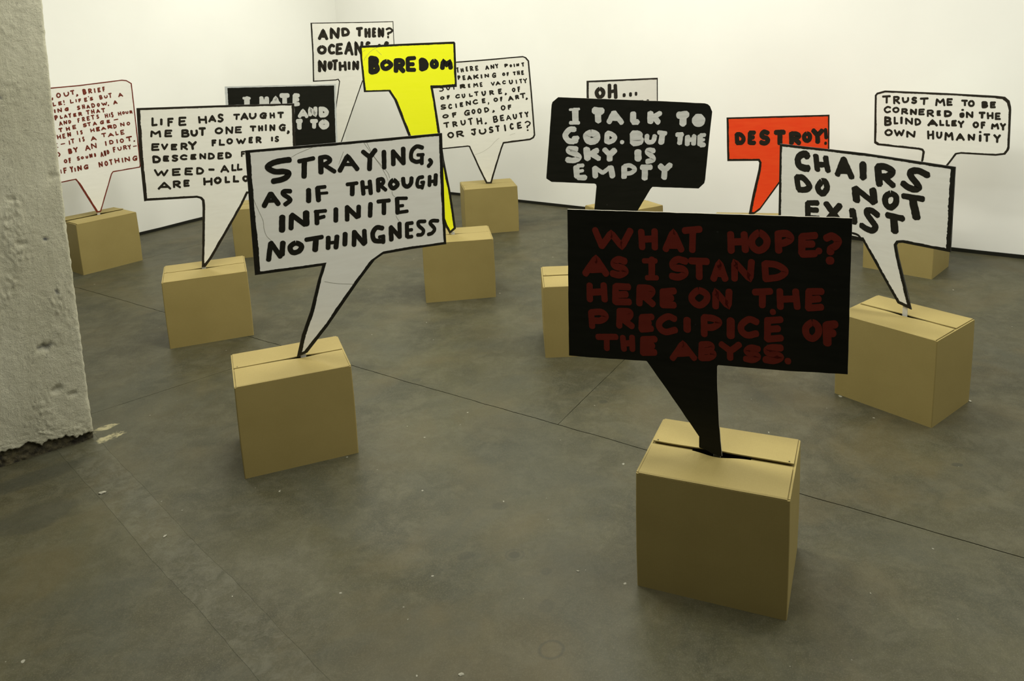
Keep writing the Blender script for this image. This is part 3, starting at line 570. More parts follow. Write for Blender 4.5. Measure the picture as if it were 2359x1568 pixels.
   "l24.8 587,1838 640,1917 682,1831; l24.8 613,1862 669,1862; l25.5 615,1863 664,1860; l27.4 729,1853 734,1939 797,1844 807,1940; l30.0 876,1934 872,1835; c30.0 875,1928 921,1919 951,1879 925,1840 869,1835",
   "l31.0 556,1773 601,1776; l31.0 580,1777 571,1681; l27.5 740,1764 804,1763; l27.5 775,1762 766,1680; o32.4 904,1749 864,1724 867,1692 895,1670 934,1690 939,1723",
  ],
  cracks=[]),
 'there': dict(box='F', base='white', ltr='ink2', bcol='ink2', rag=0.04, ar=0.999,
  out="-388.5 1231.7 9.1; 52.6 1246.6 9.2; 297.9 1257.5 9.3; 321.2 1248.3 10.9; 342.2 1222.6 10.9; 355.4 983.9 11.1; 368.2 676.7 12.9; 357.1 655.1 12.9; 328.9 641.4 12.9; 141 629.2 12.9; 131.7 627.9 11.3; 115.8 592.9 11.3; 49.7 406.1 13; 27.8 339.1 9.8; -15.3 342.3 13; -60.4 448.7 9.7; -125.8 619.9 9.6; -134.2 621.9 9.6; -320.4 615.3 9.5; -389.4 609.5 9.5",
  lines=[
   "l9.8 -367,2383 -352,2388; l9.8 -359,2384 -354,2326; l9.8 -307,2372 -302,2328; l9.8 -283,2374 -277,2331; l9.9 -304,2352 -280,2354; l9.9 -233,2389 -229,2340; l9.8 -233,2391 -218,2393; l9.9 -231,2364 -219,2367; l9.9 -229,2339 -214,2340; l9.9 -175,2398 -167,2340; c9.9 -173,2398 -153,2396 -146,2384 -152,2371 -169,2365; l9.9 -161,2366 -137,2344; l9.9 -97,2395 -92,2344; l9.9 -96,2397 -69,2399; l9.9 -94,2369 -74,2372; l9.9 -92,2341 -65,2348; l9.9 50,2348 65,2397 89,2352; l9.9 58,2365 81,2366; l9.9 129,2357 125,2404 165,2359 163,2408; l9.9 190,2414 208,2391 221,2414; l9.9 209,2391 212,2363; l9.9 327,2405 331,2370; c9.9 327,2406 351,2407 363,2400 350,2388 331,2386; o9.9 412,2398 404,2388 406,2377 414,2371 422,2379 421,2390; l10.0 462,2404 466,2371; l10.0 504,2377 501,2405 528,2378 527,2407; l10.0 575,2411 602,2416; l10.0 589,2413 593,2370",
   "l9.9 -356,2273 -351,2225; c9.9 -355,2271 -340,2271 -332,2261 -339,2247 -351,2245; l9.9 -286,2268 -281,2216; l9.9 -285,2268 -261,2269; l9.9 -284,2241 -263,2244; l9.9 -281,2217 -256,2222; l12.1 -216,2217 -197,2267 -167,2219; l12.1 -206,2231 -176,2235; l11.6 -127,2272 -124,2225; l11.6 -124,2243 -74,2275; l11.6 -107,2251 -69,2230; l12.1 -21,2272 -18,2230; l9.9 36,2236 32,2277 82,2239 79,2280; c10.0 186,2283 163,2287 144,2261 149,2236 168,2231 185,2241; l10.0 165,2255 187,2259; l10.0 183,2257 184,2234; o10.0 303,2284 292,2271 295,2256 306,2252 317,2259 315,2276; l10.0 355,2283 360,2246; l10.0 355,2283 372,2286; l10.0 357,2266 370,2268; l10.0 446,2289 473,2290; l10.0 460,2289 463,2251; l10.0 506,2300 512,2253; l10.0 529,2304 535,2255; l10.0 510,2274 531,2279; l10.0 569,2300 573,2251; l10.0 569,2299 590,2302; l10.0 570,2277 588,2281; l10.0 573,2251 596,2257",
   "c9.3 -582,2156 -611,2160 -632,2137 -622,2121 -589,2113 -578,2089 -600,2071 -629,2072; c9.3 -531,2157 -527,2111 -510,2085 -494,2096 -484,2124 -488,2163; l9.3 -431,2166 -424,2088; c9.3 -431,2162 -425,2162 -420,2145 -422,2121 -427,2121; l12.7 -327,2141 -325,2099; c12.7 -329,2139 -288,2144 -275,2134 -293,2121 -325,2117; l12.7 -307,2118 -266,2104; l9.4 -214,2146 -211,2106; l9.4 -213,2145 -196,2148; l9.4 -211,2125 -198,2128; l9.4 -210,2106 -193,2108; l9.4 -135,2105 -133,2153 -110,2127 -92,2155 -80,2109; l9.4 -43,2156 -38,2108; l9.4 -43,2157 -21,2161; l9.4 -41,2133 -24,2135; l9.4 -40,2108 -16,2112; l9.4 119,2156 142,2116 161,2160; l9.5 188,2117 212,2163 245,2124; l9.4 198,2133 230,2136; c9.5 322,2166 304,2171 289,2158 288,2142 303,2131 323,2137; c11.1 383,2173 388,2143 399,2128 417,2134 426,2152 422,2175; l9.5 483,2172 488,2126; l9.5 535,2179 563,2182; l9.5 549,2179 555,2131; l9.5 592,2183 616,2159 635,2188; l9.5 615,2157 619,2129",
   "o10.5 -599,1987 -619,1973 -613,1959 -596,1955 -578,1964 -578,1978; l10.5 -524,1993 -519,1955; l10.5 -523,1996 -497,1997; l10.5 -521,1974 -501,1980; c10.5 -353,2001 -375,2006 -398,1990 -400,1972 -379,1962 -351,1971; c10.5 -311,2007 -307,1978 -296,1962 -283,1969 -275,1988 -279,2011; l10.5 -204,2008 -202,1974; l10.5 -202,1974 -166,1978; l10.5 -130,2028 -84,2033; l10.5 -106,2030 -103,1983; c12.2 -23,2028 -17,2000 -5,1981 13,1987 24,2011 21,2035; l10.6 91,2035 96,1983; c10.6 88,2035 123,2035 135,2027 120,2011 94,2009; l10.6 108,2009 145,1987; l11.7 219,2051 225,1993; l11.7 219,2050 256,2054; l11.7 224,2023 250,2028; l11.7 225,1992 261,1998; c10.6 320,1990 329,1982 314,1972; o10.6 439,2058 424,2039 430,2020 443,2011 456,2026 456,2045; l10.6 506,2072 514,2007; l10.6 506,2068 528,2072; l10.6 509,2037 526,2046",
   "c11.1 -563,1866 -600,1869 -617,1857 -609,1843 -574,1838 -560,1827 -587,1815 -621,1815; c11.1 -475,1865 -493,1872 -508,1854 -509,1828 -492,1816 -472,1826; l11.1 -409,1875 -405,1825; l11.1 -344,1882 -342,1836; l11.1 -345,1884 -315,1887; l11.1 -342,1861 -320,1864; l11.1 -340,1838 -311,1839; l11.1 -253,1848 -258,1904 -201,1854 -201,1906; c11.1 -101,1912 -124,1918 -152,1898 -152,1877 -128,1864 -95,1873; l11.2 -23,1922 -18,1873; l11.2 -23,1923 10,1927; l11.2 -19,1899 6,1902; l11.2 -19,1873 14,1877; c8.4 64,1870 67,1860 60,1847; o11.2 169,1928 150,1912 154,1893 173,1884 193,1898 192,1916; l11.2 244,1935 249,1885; l11.2 244,1932 263,1937; l11.2 245,1910 261,1914; l11.2 363,1884 387,1942 425,1890; l11.2 377,1904 409,1907; l11.2 466,1947 473,1902; c11.2 468,1948 493,1949 502,1938 490,1927 471,1923; l11.2 482,1925 510,1907; l11.2 537,1968 602,1976; l11.2 572,1974 575,1913; c11.3 626,1905 635,1897 620,1888",
   "o11.1 -570,1727 -600,1710 -596,1693 -567,1686 -535,1701 -535,1718; l11.1 -464,1743 -455,1689; l11.1 -462,1743 -416,1749; l11.2 -459,1716 -422,1725; c11.2 -224,1768 -258,1771 -286,1740 -278,1712 -252,1708 -225,1718; l11.2 -252,1733 -221,1741; l11.2 -228,1737 -226,1709; o11.2 -163,1780 -179,1758 -174,1735 -159,1725 -145,1741 -144,1766; o11.2 -78,1787 -95,1765 -89,1737 -72,1726 -55,1742 -56,1771; l11.2 4,1792 10,1736; c11.2 4,1792 35,1793 58,1769 45,1748 12,1735; c11.2 129,1750 140,1740 121,1727; o11.2 272,1813 250,1791 257,1761 276,1753 296,1770 298,1795; l11.3 353,1811 357,1758; l11.3 353,1811 387,1815; l11.3 355,1785 383,1791",
   "l11.7 -596,1606 -530,1614; l11.7 -559,1610 -557,1548; l11.7 -466,1615 -459,1551; c11.7 -467,1616 -432,1615 -418,1603 -432,1589 -458,1583; l11.8 -446,1584 -409,1558; c11.8 -348,1629 -342,1590 -327,1571 -302,1578 -291,1602 -294,1631; l11.8 -240,1646 -187,1655; l11.8 -215,1653 -206,1568; l11.8 -115,1649 -105,1567; l11.8 -58,1651 -48,1568; l11.8 -107,1604 -55,1615; c11.8 9,1578 16,1573 3,1565; l11.8 127,1658 134,1583; c11.8 125,1658 161,1664 170,1647 160,1625 132,1622; c11.9 133,1623 171,1622 182,1604 168,1588 136,1580; l11.9 230,1667 235,1600; l11.9 228,1667 270,1674; l11.9 234,1635 265,1637; l11.9 234,1601 277,1602; l9.1 322,1601 344,1668 383,1605; l9.1 331,1622 369,1626; c11.9 419,1675 426,1636 440,1616 457,1624 464,1647 462,1675; l11.9 513,1688 547,1695; l11.9 529,1691 537,1629; l11.9 596,1697 619,1672 636,1700; l11.9 619,1669 624,1634",
   "o12.9 -510,1465 -545,1440 -533,1409 -506,1395 -475,1415 -477,1448; l12.9 -417,1471 -410,1399; c12.9 -414,1472 -356,1475 -339,1461 -363,1440 -404,1434; l13.0 -383,1435 -325,1404; l13.0 -201,1488 -146,1494; l13.0 -163,1498 -155,1434; c13.0 -154,1441 -165,1417 -178,1420 -200,1436; c13.0 -85,1479 -82,1441 -55,1423 -18,1429 3,1458 -6,1487; c13.0 101,1504 78,1509 63,1492 70,1476 95,1469 106,1451 89,1438 63,1438; l13.0 155,1519 199,1520; l13.0 179,1520 184,1448; l13.1 286,1527 294,1448; c13.1 405,1533 387,1541 373,1519 374,1485 393,1466 410,1478; l13.1 479,1545 484,1470; l13.1 479,1544 523,1554; l13.1 482,1507 517,1513; l13.1 483,1471 532,1479; c10.8 593,1547 625,1563 664,1541 647,1504 620,1494 622,1470; l11.9 620,1434 631,1433",
  ],
  cracks=["-184,1115 -62,1153 55,1220 127,1290 199,1346", "355,1377 437,1400"]),
 'life': dict(box='D', base='grey', ltr='ink2', bcol='ink2', rag=0.05, ar=0.913,
  out="-212.7 1162 10.2; 153.5 1149.4 9.6; 508.1 1134 13.2; 486.4 772.4 13.6; 484.6 681 11.4; 301.5 690.3 11.2; 240.5 695.6 11.1; 208.8 640.1 11.2; 134.1 527.3 12.3; 38 383.8 13.5; 4.2 344.3 11.2; -12.9 345.8 11.2; 7.2 512.6 12.2; 22.6 644.7 12.1; 24.2 684.2 12; 16.9 695.3 10.9; 2.3 701.3 10.9; -62.8 704.6 11.9; -221.3 712.1 12.8; -232.7 710.7 14.9; -226.5 938 15.7",
  lines=[
   "l10.7 -298,2218 -306,2152; l10.7 -307,2151 -269,2153; l12.0 -223,2201 -229,2153; l10.8 -161,2203 -167,2135; l10.8 -159,2201 -123,2200; l10.8 -163,2171 -134,2170; l10.8 -61,2204 -70,2137; l10.8 -61,2204 -9,2201; l10.8 -63,2168 -22,2169; l10.8 -69,2134 -16,2134; l10.9 112,2199 112,2143; l10.9 172,2197 170,2136; l10.9 116,2172 169,2168; l11.0 200,2148 233,2201 255,2145; l11.0 217,2164 249,2160",
   "c11.0 327,2200 309,2208 293,2198 297,2180 316,2169 323,2155 303,2140 284,2146; l9.9 433,2196 482,2195; l9.9 459,2195 452,2151; l11.1 497,2146 532,2202 555,2144; l11.1 512,2164 546,2160; c11.1 583,2196 581,2165 596,2149 617,2152 633,2169 635,2192; c11.2 734,2183 708,2190 683,2173 685,2152 704,2144 725,2149; l11.2 707,2164 734,2165; l11.2 725,2165 723,2141; l9.7 777,2186 775,2140; l9.7 810,2184 809,2139; l9.7 776,2164 808,2162; l11.3 852,2184 899,2182; l11.3 877,2181 872,2136",
   "l10.4 -329,2045 -320,2094 -291,2066 -252,2089 -252,2036; l10.4 -197,2090 -207,2036; l10.4 -198,2090 -147,2086; l10.4 -203,2063 -160,2063; l10.5 -206,2037 -154,2034; l11.6 -50,2081 -56,2025; c11.6 -49,2080 -14,2078 -6,2066 -20,2053 -53,2054; c11.6 -53,2054 -12,2049 -2,2031 -19,2020 -59,2023; c12.2 30,2070 29,2040 41,2024 60,2024 76,2044 75,2069; l12.3 105,2086 153,2084; l12.3 131,2088 123,2021",
   "o10.7 283,2075 252,2060 252,2036 277,2025 301,2037 307,2057; l10.7 346,2017 350,2079 395,2016 405,2074; l9.6 439,2072 432,2018; l9.6 440,2071 486,2070; l9.6 436,2045 475,2045; l9.6 433,2021 482,2017; l10.8 576,2067 622,2063; l10.8 599,2065 595,2024; l10.9 656,2065 654,2020; l10.9 685,2063 682,2020; l10.9 656,2042 684,2042; l10.9 722,2070 717,2019; l10.9 761,2013 765,2066 798,2012 803,2063; c11.0 905,2052 879,2060 854,2039 859,2015 874,2005 896,2012; l11.0 880,2027 903,2029; l11.0 898,2028 893,2001; c11.0 930,1991 936,1982 923,1970",
   "l10.4 -327,1970 -336,1916; l10.4 -327,1969 -274,1965; l10.4 -329,1942 -287,1942; l10.4 -336,1914 -281,1912; l10.5 -245,1959 -230,1912 -199,1957; l10.5 -159,1950 -163,1907; l10.5 -158,1949 -118,1945; l10.5 -159,1929 -130,1927; l10.5 -165,1905 -125,1902; l10.6 -72,1951 -78,1899; c10.6 -73,1952 -40,1947 -31,1932 -46,1922 -75,1922; l10.6 -61,1923 -29,1893; l12.5 -5,1960 25,1927 56,1956; l12.5 21,1926 22,1892; l10.7 210,1960 206,1908; l10.7 210,1958 238,1957; l10.7 208,1935 230,1935",
   "l10.3 278,1958 271,1908; l10.4 272,1910 312,1907; o10.4 368,1959 347,1947 347,1926 364,1915 383,1925 387,1945; l10.4 436,1953 451,1908 471,1940 485,1905 512,1949; l10.5 556,1954 550,1909; l10.5 556,1954 579,1955; l10.5 555,1933 572,1932; l10.5 552,1909 575,1908; l10.5 622,1955 619,1904; c10.5 623,1954 650,1949 656,1937 642,1926 623,1927; l10.5 634,1926 657,1899; l10.6 769,1941 766,1908; c9.0 829,1940 815,1944 805,1935 807,1924 822,1915 826,1906 813,1897 798,1903",
   "l12.3 -334,1847 -336,1795; c12.3 -331,1850 -300,1841 -282,1818 -299,1796 -337,1796; l10.2 -241,1840 -247,1801; l10.1 -240,1842 -204,1838; l10.2 -243,1821 -213,1818; l10.2 -245,1801 -207,1797; c10.2 -124,1835 -147,1841 -163,1836 -157,1821 -134,1812 -129,1800 -148,1790 -170,1797; c10.3 -41,1827 -63,1837 -89,1826 -92,1810 -72,1798 -45,1799; l10.3 5,1832 -2,1795; l10.3 5,1832 41,1831; l10.3 4,1814 31,1812; l10.3 -1,1795 37,1793; l10.3 81,1790 84,1836 123,1786 128,1833; l10.3 164,1831 157,1781; c10.3 163,1832 190,1825 205,1802 192,1784 158,1781",
   "l10.4 251,1826 244,1776; l10.4 250,1825 289,1824; l10.4 249,1801 280,1801; l10.4 243,1775 284,1773; l11.6 322,1823 319,1776; c11.6 323,1823 347,1817 362,1796 349,1780 319,1777; l8.6 468,1820 463,1776; l8.6 468,1821 495,1820; l8.6 465,1799 488,1800",
   "l10.5 -336,1718 -315,1663 -279,1699 -263,1656 -226,1705; l10.6 -176,1709 -181,1655; l10.6 -176,1707 -116,1705; l10.6 -179,1680 -131,1678; l10.6 -183,1652 -122,1650; l10.7 -62,1702 -71,1649; l10.7 -61,1704 -5,1700; l10.7 -62,1678 -21,1673; l10.7 -70,1649 -12,1642; l10.7 42,1699 35,1643; c10.7 42,1698 72,1692 91,1667 73,1644 37,1643; l12.0 149,1673 189,1668",
   "l10.5 257,1639 292,1696 322,1633; l10.5 271,1657 308,1654; l10.5 367,1698 361,1646; l10.5 360,1644 393,1642; l10.5 421,1698 413,1643; l10.6 415,1644 450,1645",
   "l11.0 -324,1531 -269,1585 -222,1521; l11.0 -301,1547 -240,1542; l11.1 -183,1587 -186,1532; c11.1 -181,1587 -145,1584 -132,1569 -154,1557 -181,1558; l11.1 -170,1557 -133,1525; l11.1 -87,1584 -92,1534; l11.1 -86,1586 -49,1582; l11.1 -89,1559 -58,1559; l11.1 -93,1534 -54,1533",
   "l11.6 94,1589 90,1527; l11.6 159,1581 153,1520; l11.6 93,1555 156,1554; o12.8 219,1582 192,1566 193,1545 211,1530 236,1543 239,1564; l11.7 292,1581 288,1531; l11.7 287,1531 320,1530; l11.7 371,1582 364,1527; l11.8 364,1530 405,1526; o11.8 477,1570 457,1557 459,1535 474,1523 492,1532 496,1555",
  ],
  cracks=[]),
 'out': dict(box='J', base='white', ltr='redbrown', bcol='redbrown', rag=0.04, ar=0.946,
  out="-273.7 1195.9 6.9; 12 1199.1 7.2; 291.6 1212.3 7.5; 320.5 1207.1 7.5; 353.3 1183.6 7.6; 351.2 1067.5 7.6; 346.4 832.5 7.7; 340.3 620.7 7.8; 333.5 604.7 7.8; 151.2 603.2 7.6; 140.2 591.7 7.6; 35.4 353.5 8.7; 8.1 354 11.6; -83 578.4 8.4; -92.8 594.5 7.3; -178.5 590.5 7.2; -296.4 591.8 7.1",
  lines=[
   "c8.8 -311,2264 -313,2255 -315,2241; o8.8 -239,2316 -256,2296 -254,2274 -238,2265 -219,2279 -218,2302; c8.9 -168,2314 -164,2288 -152,2273 -129,2280 -115,2298 -117,2319; l8.9 -86,2331 -48,2335; l8.9 -66,2333 -64,2288; c9.0 -15,2279 -8,2271 -22,2260; l11.4 67,2333 70,2280; c11.4 68,2333 86,2332 91,2321 84,2308 70,2307; c11.4 69,2306 89,2306 96,2295 88,2283 70,2278; l9.1 137,2333 138,2285; c9.1 137,2334 160,2334 167,2323 156,2312 139,2306; l9.1 148,2306 170,2287; l9.1 210,2335 212,2288; l9.1 256,2336 257,2289; l9.1 256,2336 280,2338; l9.1 257,2314 274,2315; l9.1 256,2289 280,2295; l9.2 319,2343 322,2295; l9.2 319,2344 336,2345; l9.2 320,2318 334,2322",
   "l7.9 -313,2203 -313,2162; l7.9 -312,2164 -288,2168; l7.9 -247,2203 -247,2170; l7.9 -247,2204 -218,2208; l7.9 -248,2187 -222,2190; l7.9 -248,2169 -215,2175; l7.9 -185,2219 -184,2195; d8.1 -183,2169; l8.0 -104,2220 -104,2178; l8.0 -104,2179 -74,2184; l8.0 -36,2217 -36,2188; l8.0 -2,2217 0,2183; l8.0 -2,2217 21,2220; l8.1 -2,2200 16,2203; l8.1 70,2223 70,2185; l8.1 70,2222 96,2225; l8.1 70,2204 90,2206; l8.1 71,2182 97,2188; d7.7 122,2240; c8.1 168,2225 153,2225 143,2218 147,2212 163,2207 170,2200 157,2193 139,2195; l8.2 262,2238 266,2193; c8.2 263,2238 281,2239 286,2230 280,2219 265,2217; c8.2 265,2215 285,2215 291,2206 283,2197 266,2194; c8.2 326,2230 327,2212 336,2204 351,2207 358,2218 358,2232; l8.3 381,2252 415,2257; l8.3 399,2256 400,2203; l8.4 510,2202 531,2246 561,2205; l8.4 521,2216 549,2218",
   "l9.7 -308,2114 -308,2080; l8.4 -268,2080 -270,2121 -230,2082 -230,2126; c8.5 -146,2121 -165,2122 -182,2107 -178,2093 -164,2089 -151,2095; l8.4 -164,2104 -145,2105; l8.5 -151,2105 -152,2089; c8.5 -6,2128 -22,2128 -30,2120 -26,2112 -11,2106 -6,2100 -18,2090 -32,2090; l8.6 32,2139 33,2094; l8.6 52,2141 55,2095; l8.6 33,2113 53,2117; l8.6 85,2094 100,2130 116,2094; l8.6 92,2105 111,2105; l8.6 149,2141 151,2096; c8.6 149,2143 167,2142 181,2124 174,2103 151,2097; o8.7 230,2139 220,2126 222,2111 232,2103 241,2114 243,2129; l8.7 277,2141 297,2109 308,2134 326,2111 340,2145; l9.6 360,2106 359,2099; l8.8 432,2111 451,2153 475,2116; l8.8 440,2124 464,2127",
   "l9.8 -316,2035 -314,1987; c9.8 -315,2034 -300,2036 -292,2025 -301,2010 -314,2007; l8.4 -252,2030 -252,2000; l8.4 -251,1999 -231,2003; l8.4 -204,2003 -190,2037 -175,2004; l8.4 -197,2014 -180,2015; l8.5 -149,2045 -139,2026 -128,2049; l8.5 -138,2025 -138,2000; l8.5 -89,2038 -90,2006; l8.5 -89,2037 -65,2040; l8.5 -90,2022 -69,2025; l8.5 -90,2006 -63,2008; l8.5 -27,2045 -25,2008; c8.5 -28,2045 -3,2045 3,2037 -6,2029 -23,2026; l8.6 -16,2025 8,2010; l8.6 70,2059 105,2062; l8.6 89,2060 88,2015; l8.6 135,2062 137,2020; l8.7 162,2066 165,2022; l8.6 136,2040 164,2044; l8.7 199,2021 215,2061 235,2025; l8.7 208,2034 230,2037; l8.7 264,2065 303,2066; l8.7 284,2064 284,2021",
   "l7.7 -275,1911 -262,1957 -245,1914; l7.7 -268,1927 -251,1929; l7.7 -218,1921 -220,1961 -190,1922 -189,1962; l7.8 -162,1960 -160,1926; c7.8 -161,1959 -148,1958 -139,1946 -146,1930 -160,1925; l7.8 -49,1970 -47,1924; l7.8 -49,1969 -32,1971; l7.8 -48,1947 -35,1951; l7.9 9,1976 10,1933; c7.9 9,1978 26,1978 30,1969 24,1955 11,1953; l7.9 17,1953 34,1935; l7.9 68,1981 69,1938; l7.9 69,1982 94,1984; l7.9 68,1960 90,1963; l7.9 68,1937 95,1940; l7.9 121,1991 156,1993; l7.9 138,1991 140,1943; c8.0 210,1987 199,1990 194,1981 196,1972 207,1966 212,1957 203,1948 192,1950; l8.0 300,1991 302,1945; l8.0 325,1993 329,1946; l8.0 301,1968 327,1971; l8.1 356,1989 357,1951; c9.3 398,1997 389,2001 384,1991 387,1977 395,1972 399,1957 393,1945 384,1948; l8.1 473,1996 477,1956; l8.2 503,1999 507,1956; l8.1 477,1976 503,1980; o8.2 541,1996 531,1986 533,1974 543,1968 553,1976 554,1987; c8.2 576,1993 578,1977 586,1970 597,1971 602,1982 602,1994; l8.2 630,1995 632,1967; c8.2 630,1996 648,1996 655,1989 646,1980 632,1980; l8.2 639,1979 659,1967",
   "l9.4 -292,1869 -256,1873; l9.4 -274,1871 -273,1831; l8.9 -203,1874 -199,1836; l9.0 -170,1876 -167,1838; l8.9 -200,1856 -169,1858; l8.0 -122,1888 -121,1847; l8.0 -122,1888 -88,1891; l8.1 -121,1868 -95,1870; l8.1 -122,1848 -89,1852; c8.1 43,1894 23,1895 11,1887 15,1879 36,1876 43,1869 27,1858 9,1862; l8.2 63,1900 98,1905; l8.2 81,1901 81,1864; l8.2 133,1864 152,1903 174,1867; l8.2 141,1875 167,1876; c8.3 267,1905 245,1906 228,1891 231,1873 248,1871 262,1875; l8.3 247,1887 266,1887; l8.3 263,1886 261,1872; l8.3 314,1904 313,1874; l8.3 314,1904 344,1905; l8.3 314,1888 337,1892; l8.3 313,1874 346,1877; l7.4 406,1901 457,1906",
   "l7.9 -324,1790 -320,1745; l8.0 -289,1790 -288,1747; l8.0 -321,1765 -290,1770; l8.0 -256,1795 -256,1746; l8.0 -257,1794 -234,1796; l8.0 -255,1768 -238,1772; l8.0 -256,1746 -232,1748; l9.4 -194,1759 -196,1805 -166,1761 -166,1806; l8.1 -78,1812 -77,1769; c8.1 -21,1809 -30,1811 -36,1802 -33,1795 -23,1789 -21,1781 -27,1770 -36,1774; l8.2 90,1819 94,1780; l8.2 129,1821 132,1781; l8.2 95,1798 131,1802; l10.2 168,1825 168,1783; l10.2 168,1824 201,1828; l10.2 169,1804 193,1809; l10.2 166,1785 201,1788; l8.3 229,1789 253,1822 281,1793; l8.3 243,1801 272,1802; l9.8 314,1832 318,1799; c9.8 315,1832 349,1833 361,1826 345,1815 319,1813; l9.8 330,1813 365,1799; l8.4 390,1837 392,1793; c8.4 389,1836 407,1836 421,1818 414,1799 391,1791; l8.4 486,1808 484,1848 528,1808 528,1851; o8.5 587,1848 571,1835 575,1819 588,1813 602,1823 603,1837",
   "l7.0 -294,1672 -250,1675; l8.3 -192,1701 -191,1656; l8.3 -166,1717 -134,1718; l8.3 -149,1718 -150,1669; l8.4 -64,1715 -63,1673; c8.4 -10,1722 -17,1725 -22,1717 -20,1704 -12,1698 -9,1687 -15,1675 -23,1679; l8.5 82,1668 107,1714 141,1670; l8.5 92,1683 131,1686; l8.5 221,1737 271,1740; l8.5 247,1740 247,1696; l8.6 305,1689 335,1729 369,1693; l8.6 322,1704 357,1705; l8.6 406,1743 408,1700; l8.7 409,1700 433,1703; l8.7 473,1745 475,1697; l8.7 472,1747 511,1751; l8.7 473,1721 502,1725; l8.7 473,1697 513,1702; d5.9 -339,1687; d6.7 -337,1638",
   "c8.5 -342,1572 -326,1546 -341,1523; l11.4 -213,1591 -211,1540; c11.4 -213,1592 -194,1591 -188,1581 -194,1570 -210,1569; c11.4 -210,1567 -190,1566 -184,1555 -191,1544 -211,1543; l10.0 -151,1603 -130,1577 -111,1603; l10.0 -130,1577 -129,1550; l8.7 -6,1550 17,1610 47,1551; l8.7 5,1570 36,1571; l8.7 75,1563 73,1625 128,1566 128,1624; l9.8 256,1629 257,1579; l8.9 310,1632 311,1590; c8.9 311,1633 336,1631 351,1614 343,1595 311,1590; l9.4 406,1635 407,1591; o9.0 470,1635 451,1619 455,1599 471,1589 487,1602 487,1622; l10.5 537,1646 604,1651; l10.5 570,1648 573,1596; c9.1 635,1587 640,1584 631,1582",
   "o9.0 -271,1468 -284,1455 -282,1438 -270,1430 -259,1440 -259,1456; l9.5 -225,1478 -223,1421; l9.5 -225,1475 -211,1477; l9.5 -225,1451 -213,1455; c8.1 -103,1478 -115,1480 -123,1471 -119,1460 -106,1457 -102,1446 -111,1438 -124,1441; o8.2 -64,1473 -74,1465 -73,1454 -63,1449 -53,1455 -53,1466; c8.2 -16,1471 -14,1456 -10,1448 0,1450 4,1460 3,1471; l9.7 36,1450 33,1492 58,1451 58,1491; l8.3 94,1490 96,1453; c8.3 95,1491 101,1488 105,1474 104,1457 96,1453; l8.3 174,1439 186,1496 201,1440; l8.3 181,1457 195,1458; l9.3 225,1446 222,1508 235,1446 234,1507; l8.4 259,1507 262,1463; c8.4 260,1508 271,1506 279,1486 275,1470 262,1463; l9.4 344,1534 347,1474; l9.4 344,1535 366,1535; l9.4 345,1505 362,1510; c8.4 403,1528 408,1505 419,1490 438,1493 447,1512 445,1530; l8.5 482,1538 483,1489; c8.5 482,1537 508,1537 515,1526 503,1514 484,1513; l8.5 495,1515 520,1491; l8.5 542,1535 560,1514 574,1538; l8.5 560,1513 561,1486; l7.1 613,1513 656,1514",
   "l6.1 -344,1348 -343,1303; l9.0 -306,1360 -304,1298; l9.0 -306,1360 -279,1360; l9.0 -304,1328 -283,1334; l9.0 -228,1365 -213,1335 -201,1365; l9.1 -213,1336 -213,1299; l9.1 -173,1341 -172,1301; l10.1 -134,1302 -136,1359 -97,1306 -97,1359; c9.2 -11,1353 -34,1356 -54,1337 -49,1314 -34,1310 -17,1314; l9.2 -32,1327 -11,1331; l9.2 -15,1329 -16,1309; l9.3 137,1306 133,1367 171,1309 172,1368; o9.4 224,1367 211,1347 213,1325 226,1312 239,1326 239,1350; l9.4 273,1375 303,1377; l9.4 288,1376 291,1315; l9.4 344,1381 349,1328; l9.5 393,1381 394,1330; l9.4 348,1354 393,1356; l9.5 442,1374 444,1321; l9.5 482,1324 479,1376 537,1325 536,1378; c9.6 640,1370 611,1374 588,1350 594,1328 614,1321 633,1327; l9.6 615,1341 642,1347; l9.6 636,1346 633,1322",
  ],
  cracks=[]),
 'destroy': dict(box='L', base='red', ltr='ink2', bcol='ink2', rag=0.06, ar=0.939,
  out="-140.3 927.2 8.7; 414.9 937.3 7.7; 422.2 689 9.9; 263.3 681.5 9.9; 157.3 547.9 7.6; 53.3 391.2 10.3; 20.4 365.5 12.9; -9.7 365 15.5; 10.1 481.1 15.3; 39.9 625.5 12.6; 44.1 666.7 12.6; 37.7 677.5 12.6; -133.5 676 11.4",
  lines=[
   "l25.9 -166,1663 -159,1565; c25.9 -164,1663 -121,1657 -90,1615 -107,1571 -163,1563; l25.8 -20,1675 -21,1561; l25.8 -21,1679 29,1679; l25.9 -20,1619 19,1627; l26.0 -21,1564 32,1562; c27.6 176,1674 133,1689 109,1660 120,1632 163,1616 177,1582 143,1558 100,1570; l29.3 258,1680 351,1684; l29.3 307,1676 309,1555; l27.4 429,1670 435,1555; c27.4 430,1666 489,1662 510,1637 479,1611 436,1608; l27.5 461,1612 518,1557; o25.5 596,1666 569,1640 575,1601 601,1585 626,1603 627,1646; l27.2 661,1703 711,1645 758,1701; l27.3 710,1647 715,1567; l19.9 792,1714 803,1613; l19.0 795,1557 803,1557",
  ],
  cracks=[]),
}

